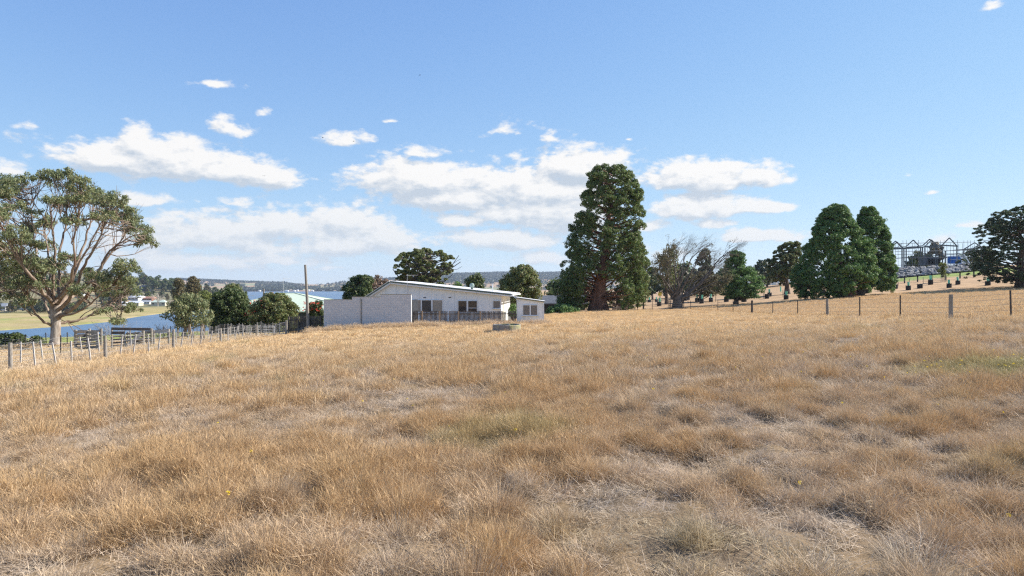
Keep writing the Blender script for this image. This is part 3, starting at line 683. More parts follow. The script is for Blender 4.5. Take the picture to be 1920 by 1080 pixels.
    sel = r.permutation(len(C))[:limbs]
    for i in sel:
        c = C[i]; d = math.hypot(c[0] - np.interp(c[2], tz, tx), c[1]); zs = np.clip(c[2] - d * r.uniform(.1, .6), .15 * zl[-1] * .6, htop)
        st = np.array([np.interp(zs, tz, tx), 0, zs]); b.tube(curve(st, c, r, .08, 5, sag=.05), np.linspace(limb_r * (1 + d * .12), .02, 5), 4, cap=False)
    if extra_limbs:
        for (ax, ay, bx, by, rd) in extra_limbs:
            p = np.array([(ax - 960) / F * Y - x0, -.5, ZP(ay, Y) - z0]); q_ = np.array([(bx - 960) / F * Y - x0, -1.5, ZP(by, Y) - z0])
            b.tube(curve(p, q_, r, .06, 5), np.linspace(rd, rd * .4, 5), 5, cap=False)
    b.build('trunk', barkmat, root, smooth=True); f.build('crown', leafmat, root)
    return root

# ---- the big redwood right of the house
profile_tree('redwood_tree', 'tallest tree, a domed conifer with a thick red-brown trunk right of the white shed', 'tree', 1122, 97,
    [(311,1126,1172),(317,1108,1188),(328,1098,1199),(350,1092,1208),(380,1083,1208),(400,1075,1209),(430,1069,1211),(450,1062,1215),(480,1058,1219),(500,1053,1222),(530,1044,1219),(550,1037,1214),(568,1036,1200),(577,1042,1188)],
    MAT['leaf_seq'], MAT['bark_red'], 11, boughs=460, bsize=.21, clumps=5600, crad=(.5, 1.0), per=46, lsize=.125, inner=.72, gap=-9, notch=(1092, 1156, 524, 0), rough=.12, rbase=1.0, flare=1.45, limbs=170, limb_r=.1, fins=7, gapscale=2.6)
# ---- twin redwoods
profile_tree('redwood_tree', 'left and larger of the two joined dark green conifers in the right paddock', 'tree', 1590, 101,
    [(384,1560,1578),(390,1548,1586),(400,1542,1592),(420,1528,1600),(440,1518,1618),(455,1510,1628),(480,1500,1634),(500,1495,1640),(520,1491,1640),(540,1489,1634),(550,1494,1584),(554,1500,1530)],
    MAT['leaf_twin'], MAT['bark_red'], 12, boughs=380, bsize=.21, clumps=5000, crad=(.5, 1.0), per=46, lsize=.125, inner=.8, notch=(1572, 1618, 530, .05), rough=.12, rbase=1.0, flare=1.4, limbs=70, group='joined pair of conifers', fins=6)
profile_tree('redwood_tree', 'right and narrower of the two joined dark green conifers in the right paddock', 'tree', 1612, 104,
    [(389,1620,1634),(396,1612,1645),(410,1606,1656),(420,1604,1657),(440,1600,1666),(460,1592,1673),(480,1600,1676),(500,1604,1679),(520,1606,1681),(532,1610,1680),(540,1640,1676)],
    MAT['leaf_twin'], MAT['bark_dark'], 13, boughs=280, bsize=.23, clumps=3600, crad=(.45, .95), per=46, lsize=.125, rough=.12, inner=.68, gap=-.55, rbase=.55, flare=1.3, limbs=70, group='joined pair of conifers')
# ---- cypress at the right edge
profile_tree('cypress_tree', 'broad dark cypress with layered limbs at the right edge of the paddock', 'tree', 1915, 100,
    [(389,1895,1935),(394,1882,1950),(400,1862,1962),(415,1858,1975),(428,1834,1985),(436,1828,1990),(450,1844,1995),(470,1832,2000),(485,1820,2004),(500,1815,2006),(512,1822,2000),(522,1850,1985),(527,1880,1960)],
    MAT['leaf_cyp'], MAT['bark_dark'], 14, boughs=260, bsize=.22, clumps=2900, crad=(.4, .95), per=46, lsize=.125, rough=.16, inner=.5, gap=-.38, rbase=.65, flare=1.6, limbs=130, flat=.42, gapscale=3.5)
# ---- broad tree behind the house
profile_tree('pine_tree', 'wide flat-topped green tree with pale limbs rising behind the house roof', 'tree', 795, 96,
    [(467,778,806),(472,765,838),(480,745,852),(490,733,858),(500,725,856),(508,730,852),(518,738,848),(530,745,845),(540,752,838)],
    MAT['leaf_olive'], MAT['bark_grey'], 15, boughs=110, clumps=660, crad=(.4, .8), per=80, lsize=.17, inner=.55, gap=-.25, rbase=.45, limbs=150, limb_r=.09, flat=.55, gapscale=2.6,
    extra_limbs=[(790,540,865,492,.12),(800,535,862,480,.1),(780,540,845,500,.14),(830,515,868,500,.05),(830,505,866,486,.05),(785,545,740,505,.12),(800,545,850,515,.1)])
profile_tree('bushy_tree', 'dark rounded tree left of the gable, behind the grey block wall', 'tree', 668, 84,
    [(519,668,690),(524,655,702),(535,643,708),(550,641,708),(565,643,706),(580,648,704),(592,652,700)],
    MAT['leaf_dark'], MAT['bark_dark'], 16, skirt=True, clumps=187, crad=(.4, .7), per=110, lsize=.17, inner=.4, rbase=.2, limbs=20)
profile_tree('bushy_tree', 'brownish pink dry-leaved tree against the left slope of the house roof', 'tree', 708, 88,
    [(518,698,716),(524,690,726),(532,686,732),(545,684,735),(560,688,730),(580,690,728)],
    MAT['leaf_pink'], MAT['bark_grey'], 17, skirt=True, clumps=137, crad=(.35, .6), per=80, lsize=.15, inner=.3, rbase=.15, limbs=40)
profile_tree('bushy_tree', 'small dark tree showing above the house roof near the round roof vent', 'tree', 893, 120,
    [(514,892,902),(520,875,908),(530,870,908),(545,872,908),(560,875,905)], MAT['leaf_dark'], MAT['bark_dark'], 18, clumps=70, crad=(.5, .9), per=70, lsize=.22, inner=.3, rbase=.2, limbs=16, gap=-.5)
profile_tree('bushy_tree', 'low olive shrub peeping over the middle of the house roof', 'shrub', 858, 118,
    [(532,852,864),(538,846,870),(550,845,872)], MAT['leaf_light'], MAT['bark_dark'], 19, clumps=24, crad=(.5, .8), per=60, lsize=.2, inner=.3, rbase=.1, limbs=6)
profile_tree('broadleaf_tree', 'olive brown leafy tree rising behind the right end of the house', 'tree', 975, 84,
    [(498,972,990),(504,958,1000),(515,948,1008),(525,938,1012),(540,932,1017),(552,930,1018),(566,935,1016),(582,945,1008)],
    MAT['leaf_olive'], MAT['bark_dark'], 20, skirt=True, clumps=375, crad=(.35, .65), per=75, lsize=.16, inner=.35, gap=-.75, rbase=.25, limbs=80, limb_r=.05)
# ---- row behind the palings, left of the block wall
profile_tree('eucalypt_sapling', 'pale-trunked young gum tree beside the grey wire fences left of the dark bush', 'tree', 345, 66,
    [(553,340,368),(562,325,385),(575,312,396),(588,306,398),(600,310,396),(608,330,392)], MAT['leaf_euc'], MAT['bark_euc'], 21, clumps=120, crad=(.3, .6), per=75, lsize=.13, inner=.2, gap=-.45, rbase=.13, limbs=60, droop=.5, limb_r=.035)
profile_tree('bushy_tree', 'dark glossy rounded bush between the young gum and the red-flowered bush', 'bush', 430, 74,
    [(543,418,440),(550,404,456),(560,394,464),(575,388,470),(590,388,472),(605,392,470),(614,398,466)], MAT['leaf_dark'], MAT['bark_dark'], 22, skirt=True, clumps=325, crad=(.35, .6), per=95, lsize=.14, inner=.5, rbase=.2, limbs=30)
fb = profile_tree('flowering_bush', 'yellow-green rounded bush with red flowers on its shaded left side', 'bush', 520, 72,
    [(552,500,530),(558,488,545),(568,478,556),(580,470,562),(592,466,564),(604,466,560),(612,470,555)], MAT['leaf_olive'], MAT['bark_dark'], 23, skirt=True, clumps=287, crad=(.3, .55), per=95, lsize=.13, inner=.5, rbase=.15, limbs=30)
def blooms(root, pxs, pys, Y, n, seed, spreadY=1.8):
    r = np.random.default_rng(seed); m = MB(); x0, y0, z0 = root.location
    C = np.stack([(r.uniform(*pxs, n) - 960) / F * Y - x0, -r.uniform(.2, spreadY, n), (HY - r.uniform(*pys, n)) / F * Y - z0], 1)
    leaves(m, C, .10, 9, .09, r, asp=1.1); m.build('flowers', MAT['flower'], root, kind='stuff')
blooms(fb, (468, 506), (562, 602), 71.5, 60, 5, 2.0)
fb2 = profile_tree('flowering_bush', 'small red-flowered bush tucked between the pole and the grey block wall', 'bush', 592, 70,
    [(564,588,602),(572,578,606),(582,572,608),(594,572,608),(604,574,606)], MAT['leaf_dark'], MAT['bark_dark'], 24, skirt=True, clumps=87, crad=(.3, .45), per=80, lsize=.13, inner=.4, rbase=.1, limbs=12)
blooms(fb2, (570, 603), (565, 582), 69.6, 42, 6, 1.2)
# ---- paddock trees right of the big redwood
profile_tree('conifer_tree', 'light green drooping conifer with a torn top right of the bare tree', 'tree', 1380, 106,
    [(471,1370,1382),(478,1366,1400),(484,1364,1404),(495,1358,1396),(503,1352,1412),(512,1346,1424),(522,1342,1432),(535,1340,1434),(548,1344,1432),(558,1352,1426)],
    MAT['leaf_light'], MAT['bark_dark'], 25, clumps=420, crad=(.4, .75), per=70, lsize=.19, inner=.25, gap=-.4, rbase=.28, limbs=110, flat=.45, droop=.6, gapscale=3.2)
profile_tree('broadleaf_tree', 'mid green twin-stemmed leafy tree just left of the joined conifers', 'tree', 1476, 128,
    [(453,1478,1500),(458,1464,1506),(470,1450,1508),(482,1438,1508),(495,1432,1508),(510,1434,1508),(522,1438,1504),(530,1446,1500)],
    MAT['leaf_olive'], MAT['bark_dark'], 26, boughs=90, clumps=700, crad=(.5, .85), per=70, lsize=.22, inner=.35, gap=-.6, rbase=.4, limbs=60)
# bare wind-swept tree: grey limbs, sparse brown leaf
def bare_tree():
    Y = 101; r = np.random.default_rng(31); x0, y0, z0 = G(1270, Y); root = empty('bare_tree', (x0, y0, z0), label='half-dead spreading tree with bare swept-back grey twigs beside the wire fence', cat='tree')
    b = MB(); s = Y / F; def_ = lambda px, py, dy=0: np.array([(px - 960) * s - x0, dy, (HY - py) * s - z0])
    b.tube([(0, 0, -.3), (0, 0, .8), (.05, 0, 1.6), (.1, 0, 2.4)], [.95, .7, .6, .55], 12, cap=False)
    tips = []
    for i in range(30):
        an = math.pi * (i + .5) / 30 + r.normal(0, .06); rr_ = r.uniform(.45, .72); px = 1282 - 66 * math.cos(an) * rr_ ; py = 545 - 92 * math.sin(an) * rr_ * (1 if an < 1.9 else .85); dy = r.uniform(-3, 3) * math.sin(an)
        big = i % 4 == 0; rd = .2 if big else .1; p = def_(1270 + r.normal(0, 5), 563 + r.normal(0, 4)); q = def_(px, py, dy); c = curve(p, q, r, .08, 6, up0=-.1); b.tube(c, np.linspace(rd, rd * .4, 6), 6, cap=False)
        grow(b, q, unit(q - p) + np.array((.12, 0, .12)), r.uniform(1.3, 2.0), rd * .4, 4, r, 3, .42, .74, 0, 4, bias=(.22, 0, .05), tips=tips)
    for (px, py, dy) in [(1322, 520, .3), (1338, 500, 0)]:      # the long arm swept to the right
        p = def_(1272, 566); q = def_(px, py, dy); b.tube(curve(p, q, r, .04, 6, up0=-.12), np.linspace(.26, .12, 6), 7, cap=False); grow(b, q, unit(q - p) + np.array((0, 0, .25)), 2.0, .11, 5, r, 3, .4, .72, 0, 4, bias=(.2, 0, .12), tips=tips)
    b.build('trunk', MAT['bark_grey'], root, smooth=True)
    tips = np.array(tips); zt_ = tips[:, 2]; k = (zt_ < def_(0, 515)[2]) & (r.random(len(tips)) < .6) | (tips[:, 0] < def_(1258, 0)[0]) & (r.random(len(tips)) < .3) | (r.random(len(tips)) < .01)
    f = MB(); leaves(f, tips[k], .3, 9, .13, r); f.build('crown', MAT['leaf_tan'], root)
bare_tree()
profile_tree('bushy_tree', 'dark brownish tree crown showing through the left side of the bare tree', 'tree', 1250, 118,
    [(466,1250,1262),(474,1242,1272),(490,1232,1274),(505,1226,1275),(520,1222,1272),(535,1226,1268)], MAT['leaf_olive'], MAT['bark_dark'], 33, clumps=120, crad=(.5, .85), per=45, lsize=.2, inner=.3, gap=-.4, rbase=.25, limbs=40)
profile_tree('bushy_tree', 'olive understorey tree filling the gap between the redwood and the bare tree', 'tree', 1196, 112,
    [(505,1190,1206),(515,1180,1216),(530,1172,1220),(545,1170,1222),(556,1174,1218)], MAT['leaf_olive'], MAT['bark_dark'], 34, clumps=130, crad=(.5, .8), per=60, lsize=.18, inner=.2, gap=-.6, rbase=.2, limbs=40)
profile_tree('bushy_tree', 'dull olive bushy tree low behind the trunk of the bare tree', 'tree', 1312, 122,
    [(512,1298,1330),(520,1286,1344),(530,1280,1350),(542,1284,1352),(552,1290,1348)], MAT['leaf_tan'], MAT['bark_dark'], 35, clumps=130, crad=(.5, .85), per=55, lsize=.19, inner=.2, gap=-.6, rbase=.2, limbs=40)

# ------------------------------------------------------------------ the gum tree at the left
def gum_tree():
    Y = 58; r = np.random.default_rng(77); x0, y0, z0 = G(103, Y); s = Y / F
    root = empty('gum_tree', (x0, y0, z0), label='big pale-trunked gum tree with open spreading limbs at the left edge', cat='tree')
    pt = lambda px, py, dy=0: np.array([(px - 960) / F * (Y + dy) - x0, dy, (HY - py) / F * (Y + dy) - z0])
    b = MB()
    def limb(pts, r0, r1, sides=8):
        P = np.array([pt(*p) for p in pts]); n = len(P); t = np.linspace(0, n - 1, n * 4 - 3); P2 = np.stack([np.interp(t, np.arange(n), P[:, i]) for i in range(3)], 1)
        Ps = P2.copy(); Ps[1:-1] = (P2[:-2] + 2 * P2[1:-1] + P2[2:]) / 4; P2 = Ps.copy(); P2[1:-1] = (Ps[:-2] + 2 * Ps[1:-1] + Ps[2:]) / 4
        P2[2:-1] += r.normal(0, .035, P2[2:-1].shape); b.tube(P2, np.linspace(r0, r1, len(P2)), sides, cap=False); return P2
    tr = MB(); P = np.array([pt(103, 655), pt(103, 648), pt(103.5, 640), pt(104.5, 622), pt(104.5, 600), pt(104, 585), pt(104, 572)])
    tr.tube(P, [.60, .52, .42, .37, .37, .42, .40], 14, cap=False); tr.build('trunk', MAT['bark_euc'], root, smooth=True)
    LB = []; limb0 = limb; limb = lambda p, a, c: limb0(p, a * .78, c * .8)
    for pts, a, c in [
     ([(106,598,0),(122,588,-.6),(140,575,-1),(158,560,-1.5),(172,545,-1.8),(182,520,-2),(190,495,-2.4),(206,470,-2.6),(228,452,-2.5),(258,440,-2.2)], .26, .05),
     ([(106,605,0),(128,604,.8),(150,600,1.2),(168,592,1.8),(185,580,2.2),(205,570,2.6),(228,558,3)], .17, .04),
     ([(105,580,0),(122,565,.8),(132,535,1.5),(142,500,2),(152,472,2.4),(164,440,2.8),(171,412,3),(176,378,3)], .25, .04),
     ([(108,582,0),(126,568,-1.2),(140,542,-1.8),(152,508,-2.4),(168,480,-3),(186,450,-3.4),(196,420,-3.6),(207,392,-3.6)], .22, .04),
     ([(103,575,0),(100,540,-.5),(102,500,-.8),(103,468,-1),(100,438,-1.3),(95,405,-1.5),(97,375,-1.5)], .18, .04),
     ([(106,578,0),(111,550,1.4),(110,510,2),(113,462,2.2),(122,430,2.6),(125,400,3),(125,352,3)], .2, .04),
     ([(102,576,0),(85,558,1.2),(62,546,2),(40,535,2.4),(15,527,2.6),(-15,520,3)], .18, .05),
     ([(101,572,0),(82,524,-1),(62,502,-1.6),(42,482,-2),(18,474,-2),(-10,462,-2)], .2, .05),
     ([(101,570,0),(88,532,1),(76,500,1.8),(66,470,2.4),(61,430,3),(58,395,3.2),(59,352,3.2)], .19, .04),
     ([(100,612,0),(84,604,-1),(66,590,-1.6),(55,566,-2),(50,548,-2.2),(34,530,-2.4)], .15, .04),
     ([(101,603,0),(92,590,1.4),(85,570,2.2),(78,548,3),(60,520,3.6)], .17, .05),
     ([(102,575,0),(78,540,-2.5),(50,510,-4),(30,480,-4.6),(10,440,-5),(-10,400,-5)], .2, .05),
     ([(108,570,0),(124,548,-3),(134,520,-4.5),(140,490,-5.5),(136,450,-6),(150,400,-6),(150,360,-6)], .18, .04),
     ([(108,575,0),(132,560,3),(160,540,4.6),(190,500,5.5),(212,470,6),(236,440,6),(244,415,6)], .2, .04),
     ([(104,570,0),(92,545,4),(96,510,5.5),(90,470,6),(84,440,6.4),(84,415,6.4)], .17, .04),
     ([(108,560,0),(135,528,-.5),(150,490,-.6),(172,455,-.8),(190,415,-1),(212,388,-1)], .15, .035),
     ([(104,560,0),(140,545,-2),(172,530,-3),(205,515,-3.5),(225,505,-3.6)], .13, .03),
     ([(110,590,0),(140,590,-2),(170,570,-3),(195,545,-3.4),(225,525,-3.4)], .14, .03)]:
        LB.append(limb(pts, a, c))
    for i in range(46):      # thin secondary limbs
        L_ = LB[r.integers(len(LB))]; k = r.integers(len(L_) // 3, len(L_) - 2); d = unit(L_[k + 1] - L_[k]) + r.normal(0, .35, 3)
        grow(b, L_[k], d, r.uniform(1.2, 2.0), .035, 2, r, 2, .45, .7, -.4, 4)
    # leaf masses: column, row, half width, half height, depth offset
    MS = [(5,352,24,20,1),(28,392,32,13,-2),(58,340,38,16,3),(93,328,13,9,2),(125,330,19,14,3),(150,350,15,15,-6),(130,378,22,13,3),(98,374,15,9,-1.5),(83,418,15,17,6),(172,364,20,14,3),(188,372,18,14,1),
      (213,378,24,15,-3),(223,410,27,16,6),(246,402,16,18,5),(258,428,18,17,2),(275,452,13,16,0),(236,498,17,15,-3.5),(222,520,27,17,-3.6),(240,545,17,15,3),(210,552,16,12,3),(180,532,16,18,-2),
      (25,482,32,20,-2),(15,512,34,20,2.6),(58,500,32,16,-2),(98,502,24,17,-.8),(56,530,32,14,-2.2),(130,483,15,8,2),(55,455,13,10,-4),(85,460,13,13,6),(60,428,12,12,3),(28,440,18,12,-5),(250,578,9,10,3),(218,602,9,6,2),
      (-20,360,30,24,0),(-45,400,36,24,2),(-30,450,36,22,-4),(-50,500,36,26,2),(-70,540,30,20,1),(-20,400,26,14,-5),
      (195,405,14,8,-4),(140,415,10,8,-5.5),(150,372,14,8,-6),(195,580,8,5,2),(20,555,22,9,2),(45,565,12,8,-2),(-30,560,26,14,2),(85,532,22,12,3.6),(120,528,14,12,4),(150,545,14,8,-3),(165,512,10,8,5)]
    f = MB(); ends = [L_[-1] for L_ in LB]; allp = np.concatenate([L_[6:] for L_ in LB])
    for (px, py, hw, hh, dy) in MS:
        c = pt(px, py, dy * 1.15); a = hw * s * 1.3; h = hh * s * 1.2; nC = int(9 + a * h * 19)
        d = unit(r.normal(0, 1, (nC, 3))) * (r.uniform(.25, 1, nC) ** .5)[:, None]; d[:, 2] = np.abs(d[:, 2]) * 1.35 - .45
        C = c + d * np.array((a, max(a * .7, 1.0), h)) * 1.1
        leaves(f, C, r.uniform(.22, .5, nC), 50, .10, r, flat=.7, shell=.15, asp=2.4, droop=.6, nrand=.8)
        # twigs from the nearest limb to the mass
        dist = np.linalg.norm((allp - (c - np.array((0, 0, h * 1.2)))) * np.array((1, .7, .8)), axis=1) ; k = np.argsort(dist)[:10]
        for j in range(6 + nC // 5):
            st = allp[k[r.integers(10)]]; en = C[r.integers(nC)]; cv = curve(st, en, r, .09, 6, up0=-.12); b.tube(cv, np.linspace(.045, .012, 6), 4, cap=False)
            for q in range(2):
                e2 = C[r.integers(nC)]; b.tube(curve(cv[3], e2, r, .08, 4), np.linspace(.022, .01, 4), 3, cap=False)
    # dead pale sticks low down
    for (p, q) in [((150,596,-1),(175,560,-1.5)),((112,598,-.4),(150,606,-1)),((128,606,-.5),(140,618,-.6)),((60,592,-1.5),(45,575,-2))]:
        grow(b, pt(*p), pt(*q) - pt(*p), 2.2, .04, 2, r, 2, .5, .7, 0, 4)
    b.build('limbs', MAT['bark_limb'], root, smooth=True); f.build('crown', MAT['leaf_euc'], root)
gum_tree()
# dead grey brush by the stockyards, low dark shrubs
def brush(px, Y, w, h, seed, label, n=10, mat='twig', yb=None):
    r = np.random.default_rng(seed); x0, y0, z0 = G(px, Y); root = empty('dead_bush', (x0, y0, z0), label=label, cat='bush'); b = MB(); s = Y / F
    for i in range(n):
        a = r.uniform(-1, 1); grow(b, (a * w * s * .25, r.normal(0, .3), 0), (a * 1.1, r.normal(0, .4), 1.0), h * s * .5, .035, 4, r, 2, .55, .74, 0, 4)
    b.build('branches', MAT[mat], root)
brush(224, 62, 50, 36, 51, 'bare grey dead bush behind the timber loading ramp', 12)
brush(296, 64, 60, 24, 52, 'low bare grey dead bush right of the timber yards', 12)
def shrub(name, label, cat, px, Y, prof, mat, seed, n=60, crad=(.3, .5), per=80, ls=.12): return profile_tree(name, label, cat, px, Y, prof, MAT[mat], MAT['bark_dark'], seed, clumps=n, crad=crad, per=per, lsize=ls, inner=.3, rbase=.06, limbs=6)
shrub('shrub', 'wide low dark green shrub behind the tree fence at the far left', 'shrub', 20, 62, [(628,10,34),(632,-8,42),(640,-20,46),(650,-20,46)], 'leaf_dark', 53, 90)
shrub('shrub', 'small dark green shrub just left of the gum tree trunk', 'shrub', 69, 63, [(634,64,74),(638,58,79),(645,56,82)], 'leaf_dark', 54, 24)
shrub('shrub', 'low clump of leafy green plants between the shed and the redwood trunk', 'shrub', 1052, 90, [(573,1040,1070),(577,1026,1085),(583,1022,1092),(588,1022,1092)], 'leaf_light', 55, 90, (.3, .5), 60, .16)
shrub('shrub', 'small green garden shrub in the gap between house and shed', 'shrub', 962, 76, [(573,958,966),(580,955,968),(590,954,969)], 'leaf_light', 56, 20)

# ------------------------------------------------------------------ house
def frame_at(px, Y, rz=0, dz=0):
    x = XP(px, Y); return (x, Y, h1(x, Y) + dz), rz
def window(parent, x0, x1, z0, z1, y, panes, fr=.06, name='window', wallmat='white', kinds=None, sill=True, depth=.07):
    """a window in the wall plane y (front towards -y); panes: list of (xa, xb, kind)"""
    w_ = MB(); w_.box(((x0+x1)/2, y - depth/2, z0 + fr/2), (x1-x0, depth, fr)); w_.box(((x0+x1)/2, y - depth/2, z1 - fr/2), (x1-x0, depth, fr))
    xs = [x0 + fr/2, x1 - fr/2] + [(a[1] + b[0]) / 2 for a, b in zip(panes[:-1], panes[1:])]
    wd = [fr, fr] + [b[0] - a[1] for a, b in zip(panes[:-1], panes[1:])]
    for xc, q in zip(xs, wd): w_.box((xc, y - depth/2, (z0+z1)/2), (q, depth, z1 - z0 - 2*fr - .002))
    fo = w_.build(name, MAT[wallmat], parent)
    if sill: MB().box(((x0+x1)/2, y - .07, z0 - .035), (x1 - x0 + .16, .14, .06)).build('sill', MAT[wallmat], fo)
    for (a, b, k) in panes: MB().box(((a+b)/2, y - .012, (z0+z1)/2), (b-a, .02, z1-z0-2*fr)).build('curtain' if k == 'curtain' else 'pane', MAT[k], fo)
    return fo
def house():
    Y0 = 70.0; rz = R(-5.2); c_, s_ = math.cos(rz), math.sin(rz)
    o = (XP(733, Y0), Y0); root = empty('house', (o[0], o[1], -3.62), rz, label='long low white weatherboard house with a gable end, half hidden by palings', cat='house')
    def lx(px):   # local x of a column on the front wall
        u = (px - 960) / F; t = (u * o[1] - o[0]) / (c_ - u * s_); return t
    def lz(py, x): Yd = o[1] + s_ * x; return (HY - py) / F * Yd + 3.62
    D = 9.5; xl = lx(683.5) + .35; xr = lx(940); xrl = lx(733); xre = lx(960)
    ze_l = lz(557.5, xl); zr = lz(529.5, 0); ze_r = lz(551.5, xr); th = .16
    poly = [(xl, -.6), (xr, -.6), (xr, ze_r - .02), (0, zr - .02), (xl, ze_l - .02)]
    m = MB(); n = len(poly)
    V = [(x, 0, z) for x, z in poly] + [(x, D, z) for x, z in poly]
    m.add(V, [(0,1,6,5),(1,2,7,6),(2,3,8,7),(3,4,9,8),(4,0,5,9)]); m.add(V, T=[(0,2,1),(0,3,2),(0,4,3),(5,6,7),(5,7,8),(5,8,9)])
    m.build('wall', MAT['sheet'], root)
    def slab(xa, za, xb, zb, t, y0, y1, up=0):
        d = np.array((xb-xa, zb-za)); L = np.linalg.norm(d); nrm = np.array((-d[1], d[0])) / L
        if nrm[1] < 0: nrm = -nrm
        a = np.array((xa, za)) + nrm*up; b = np.array((xb, zb)) + nrm*up; P = [a, b, b + nrm*t, a + nrm*t]
        return [(p[0], y0, p[1]) for p in P] + [(p[0], y1, p[1]) for p in P]
    FQ = [(0,1,2,3),(7,6,5,4),(0,4,5,1),(1,5,6,2),(2,6,7,3),(3,7,4,0)]
    xel = xl - .45; zel = ze_l + (zr - ze_l) * (xel - xl) / (0 - xl); zer = zr + (ze_r - zr) * xre / xr
    rf = MB(); rf.add(slab(xel, zel, 0, zr, .05, -.5, D + .4, .12), FQ); rf.add(slab(0.0, zr, xre, zer, .05, -.5, D + .4, .122), FQ)
    ro = rf.build('roof', MAT['roofw'], root)
    bb = MB(); bb.add(slab(xel, zel, 0, zr, .12, -.47, -.43, 0), FQ); bb.add(slab(0.0, zr, xre, zer, .12, -.47, -.43, .001), FQ); bb.build('barge_board', MAT['trimgreen'], ro)
    b2 = MB(); b2.add(slab(xel, zel, 0, zr, .13, -.43, -.02, -.14), FQ); b2.add(slab(0.0, zr, xre, zer, .13, -.43, -.02, -.139), FQ); b2.build('soffit', MAT['white'], ro)
    gt = MB(); gt.box((xre + .06, D/2 - .05, zer + .02), (.12, D + .9, .11)); gt.build('gutter', MAT['white'], ro)
    # round roof ventilator
    vx = lx(882.5); vz = zr + (zer - zr) * vx / xre + .15; v = MB(); v.tube([(vx,.9,vz-.1),(vx,.9,vz+.22)], .13, 14); vo = v.build('roof_vent', MAT['trimgreen'], ro)
    prof = [(0,.0),(.17,.0),(.24,.1),(.26,.22),(.22,.34),(.12,.43),(0,.45)]; vm = MB()
    for i in range(16):
        a0 = i*2*math.pi/16; a1 = a0 + 2*math.pi/16*.8
        for (r0, z0), (r1, z1) in zip(prof[:-1], prof[1:]):
            vm.add([(vx+r0*math.cos(a0), .9+r0*math.sin(a0), vz+.2+z0),(vx+r0*math.cos(a1), .9+r0*math.sin(a1), vz+.2+z0),(vx+r1*math.cos(a1)*.96, .9+r1*math.sin(a1)*.96, vz+.2+z1),(vx+r1*math.cos(a0), .9+r1*math.sin(a0), vz+.2+z1)], [(0,1,2,3)])
    vm.tube([(vx,.9,vz+.2),(vx,.9,vz+.62)], .15, 12); vm.build('vent_dome', M_flat('sea_green_vent', (.33,.42,.38)), vo)
    px_ = lx(921); pz = zr + (zer - zr) * px_ / xre + .12; MB().tube([(px_,1.2,pz),(px_,1.2,pz+.82)], .045, 8).bar((px_-.12,1.2,pz+.8),(px_+.12,1.2,pz+.8),.05).build('flue_pipe', MAT['white'], ro)
    # aerial on the gable wall
    ax = lx(766); az_ = lz(551, ax); am = MB(); am.tube([(ax,-.56,lz(553,ax)-.3),(ax,-.56,lz(514,ax))], .022, 6)
    zt = lz(516.5, ax); am.bar((ax-.15,-.56,zt),(ax+1.05,-.4,zt+.02),.022)
    for k in range(7): am.bar((ax+.02+k*.15,-.56-.35+.02*k,zt+.02),(ax+.02+k*.15,-.5+.35-.02*k,zt+.02),.012)
    am.build('aerial', MAT['galv'], root)
    zs = lz(585, lx(800)) - .05; zt = lz(562, lx(800)); Lx = lx
    window(root, Lx(771), Lx(830.5), zs, zt, 0, [(Lx(772.5),Lx(789),'curtain'),(Lx(791.5),Lx(808.5),'glass'),(Lx(811.5),Lx(829),'curtain')])
    zt2 = lz(563.3, lx(877)); window(root, Lx(858), Lx(895.5), zs, zt2, 0, [(Lx(859.8),Lx(875),'glass'),(Lx(878),Lx(894),'glass')])
    fo = MB().box((Lx(886), -.03, lz(577.5, Lx(886))), (Lx(894)-Lx(878), .03, .05)).build('sash_bar', MAT['white'], root)
    window(root, Lx(924), Lx(939) - .02, lz(578.5, Lx(931)), lz(563.5, Lx(931)), 0, [(Lx(925.3),Lx(937.5),'glass_pale')])
    # small wall vents
    [MB().box((Lx(p), -.02, lz(q, Lx(p))), (.28, .04, .07)).build('wall_vent', MAT['dark_in'], root) for p, q in ((796.5,558),(843.5,557.5))]
    # side wall door and trims
    MB().box((xr + .02, 2.2, 1.0), (.05, .95, 2.0)).build('side_door', M_flat('cream_door', (.62,.60,.50)), root)
    cm = MB(); cm.box((xr - .04, -.02, ze_r/2 - .35), (.11, .04, ze_r + .7 - .2)); cm.build('corner_trim', MAT['white'], root)
house()
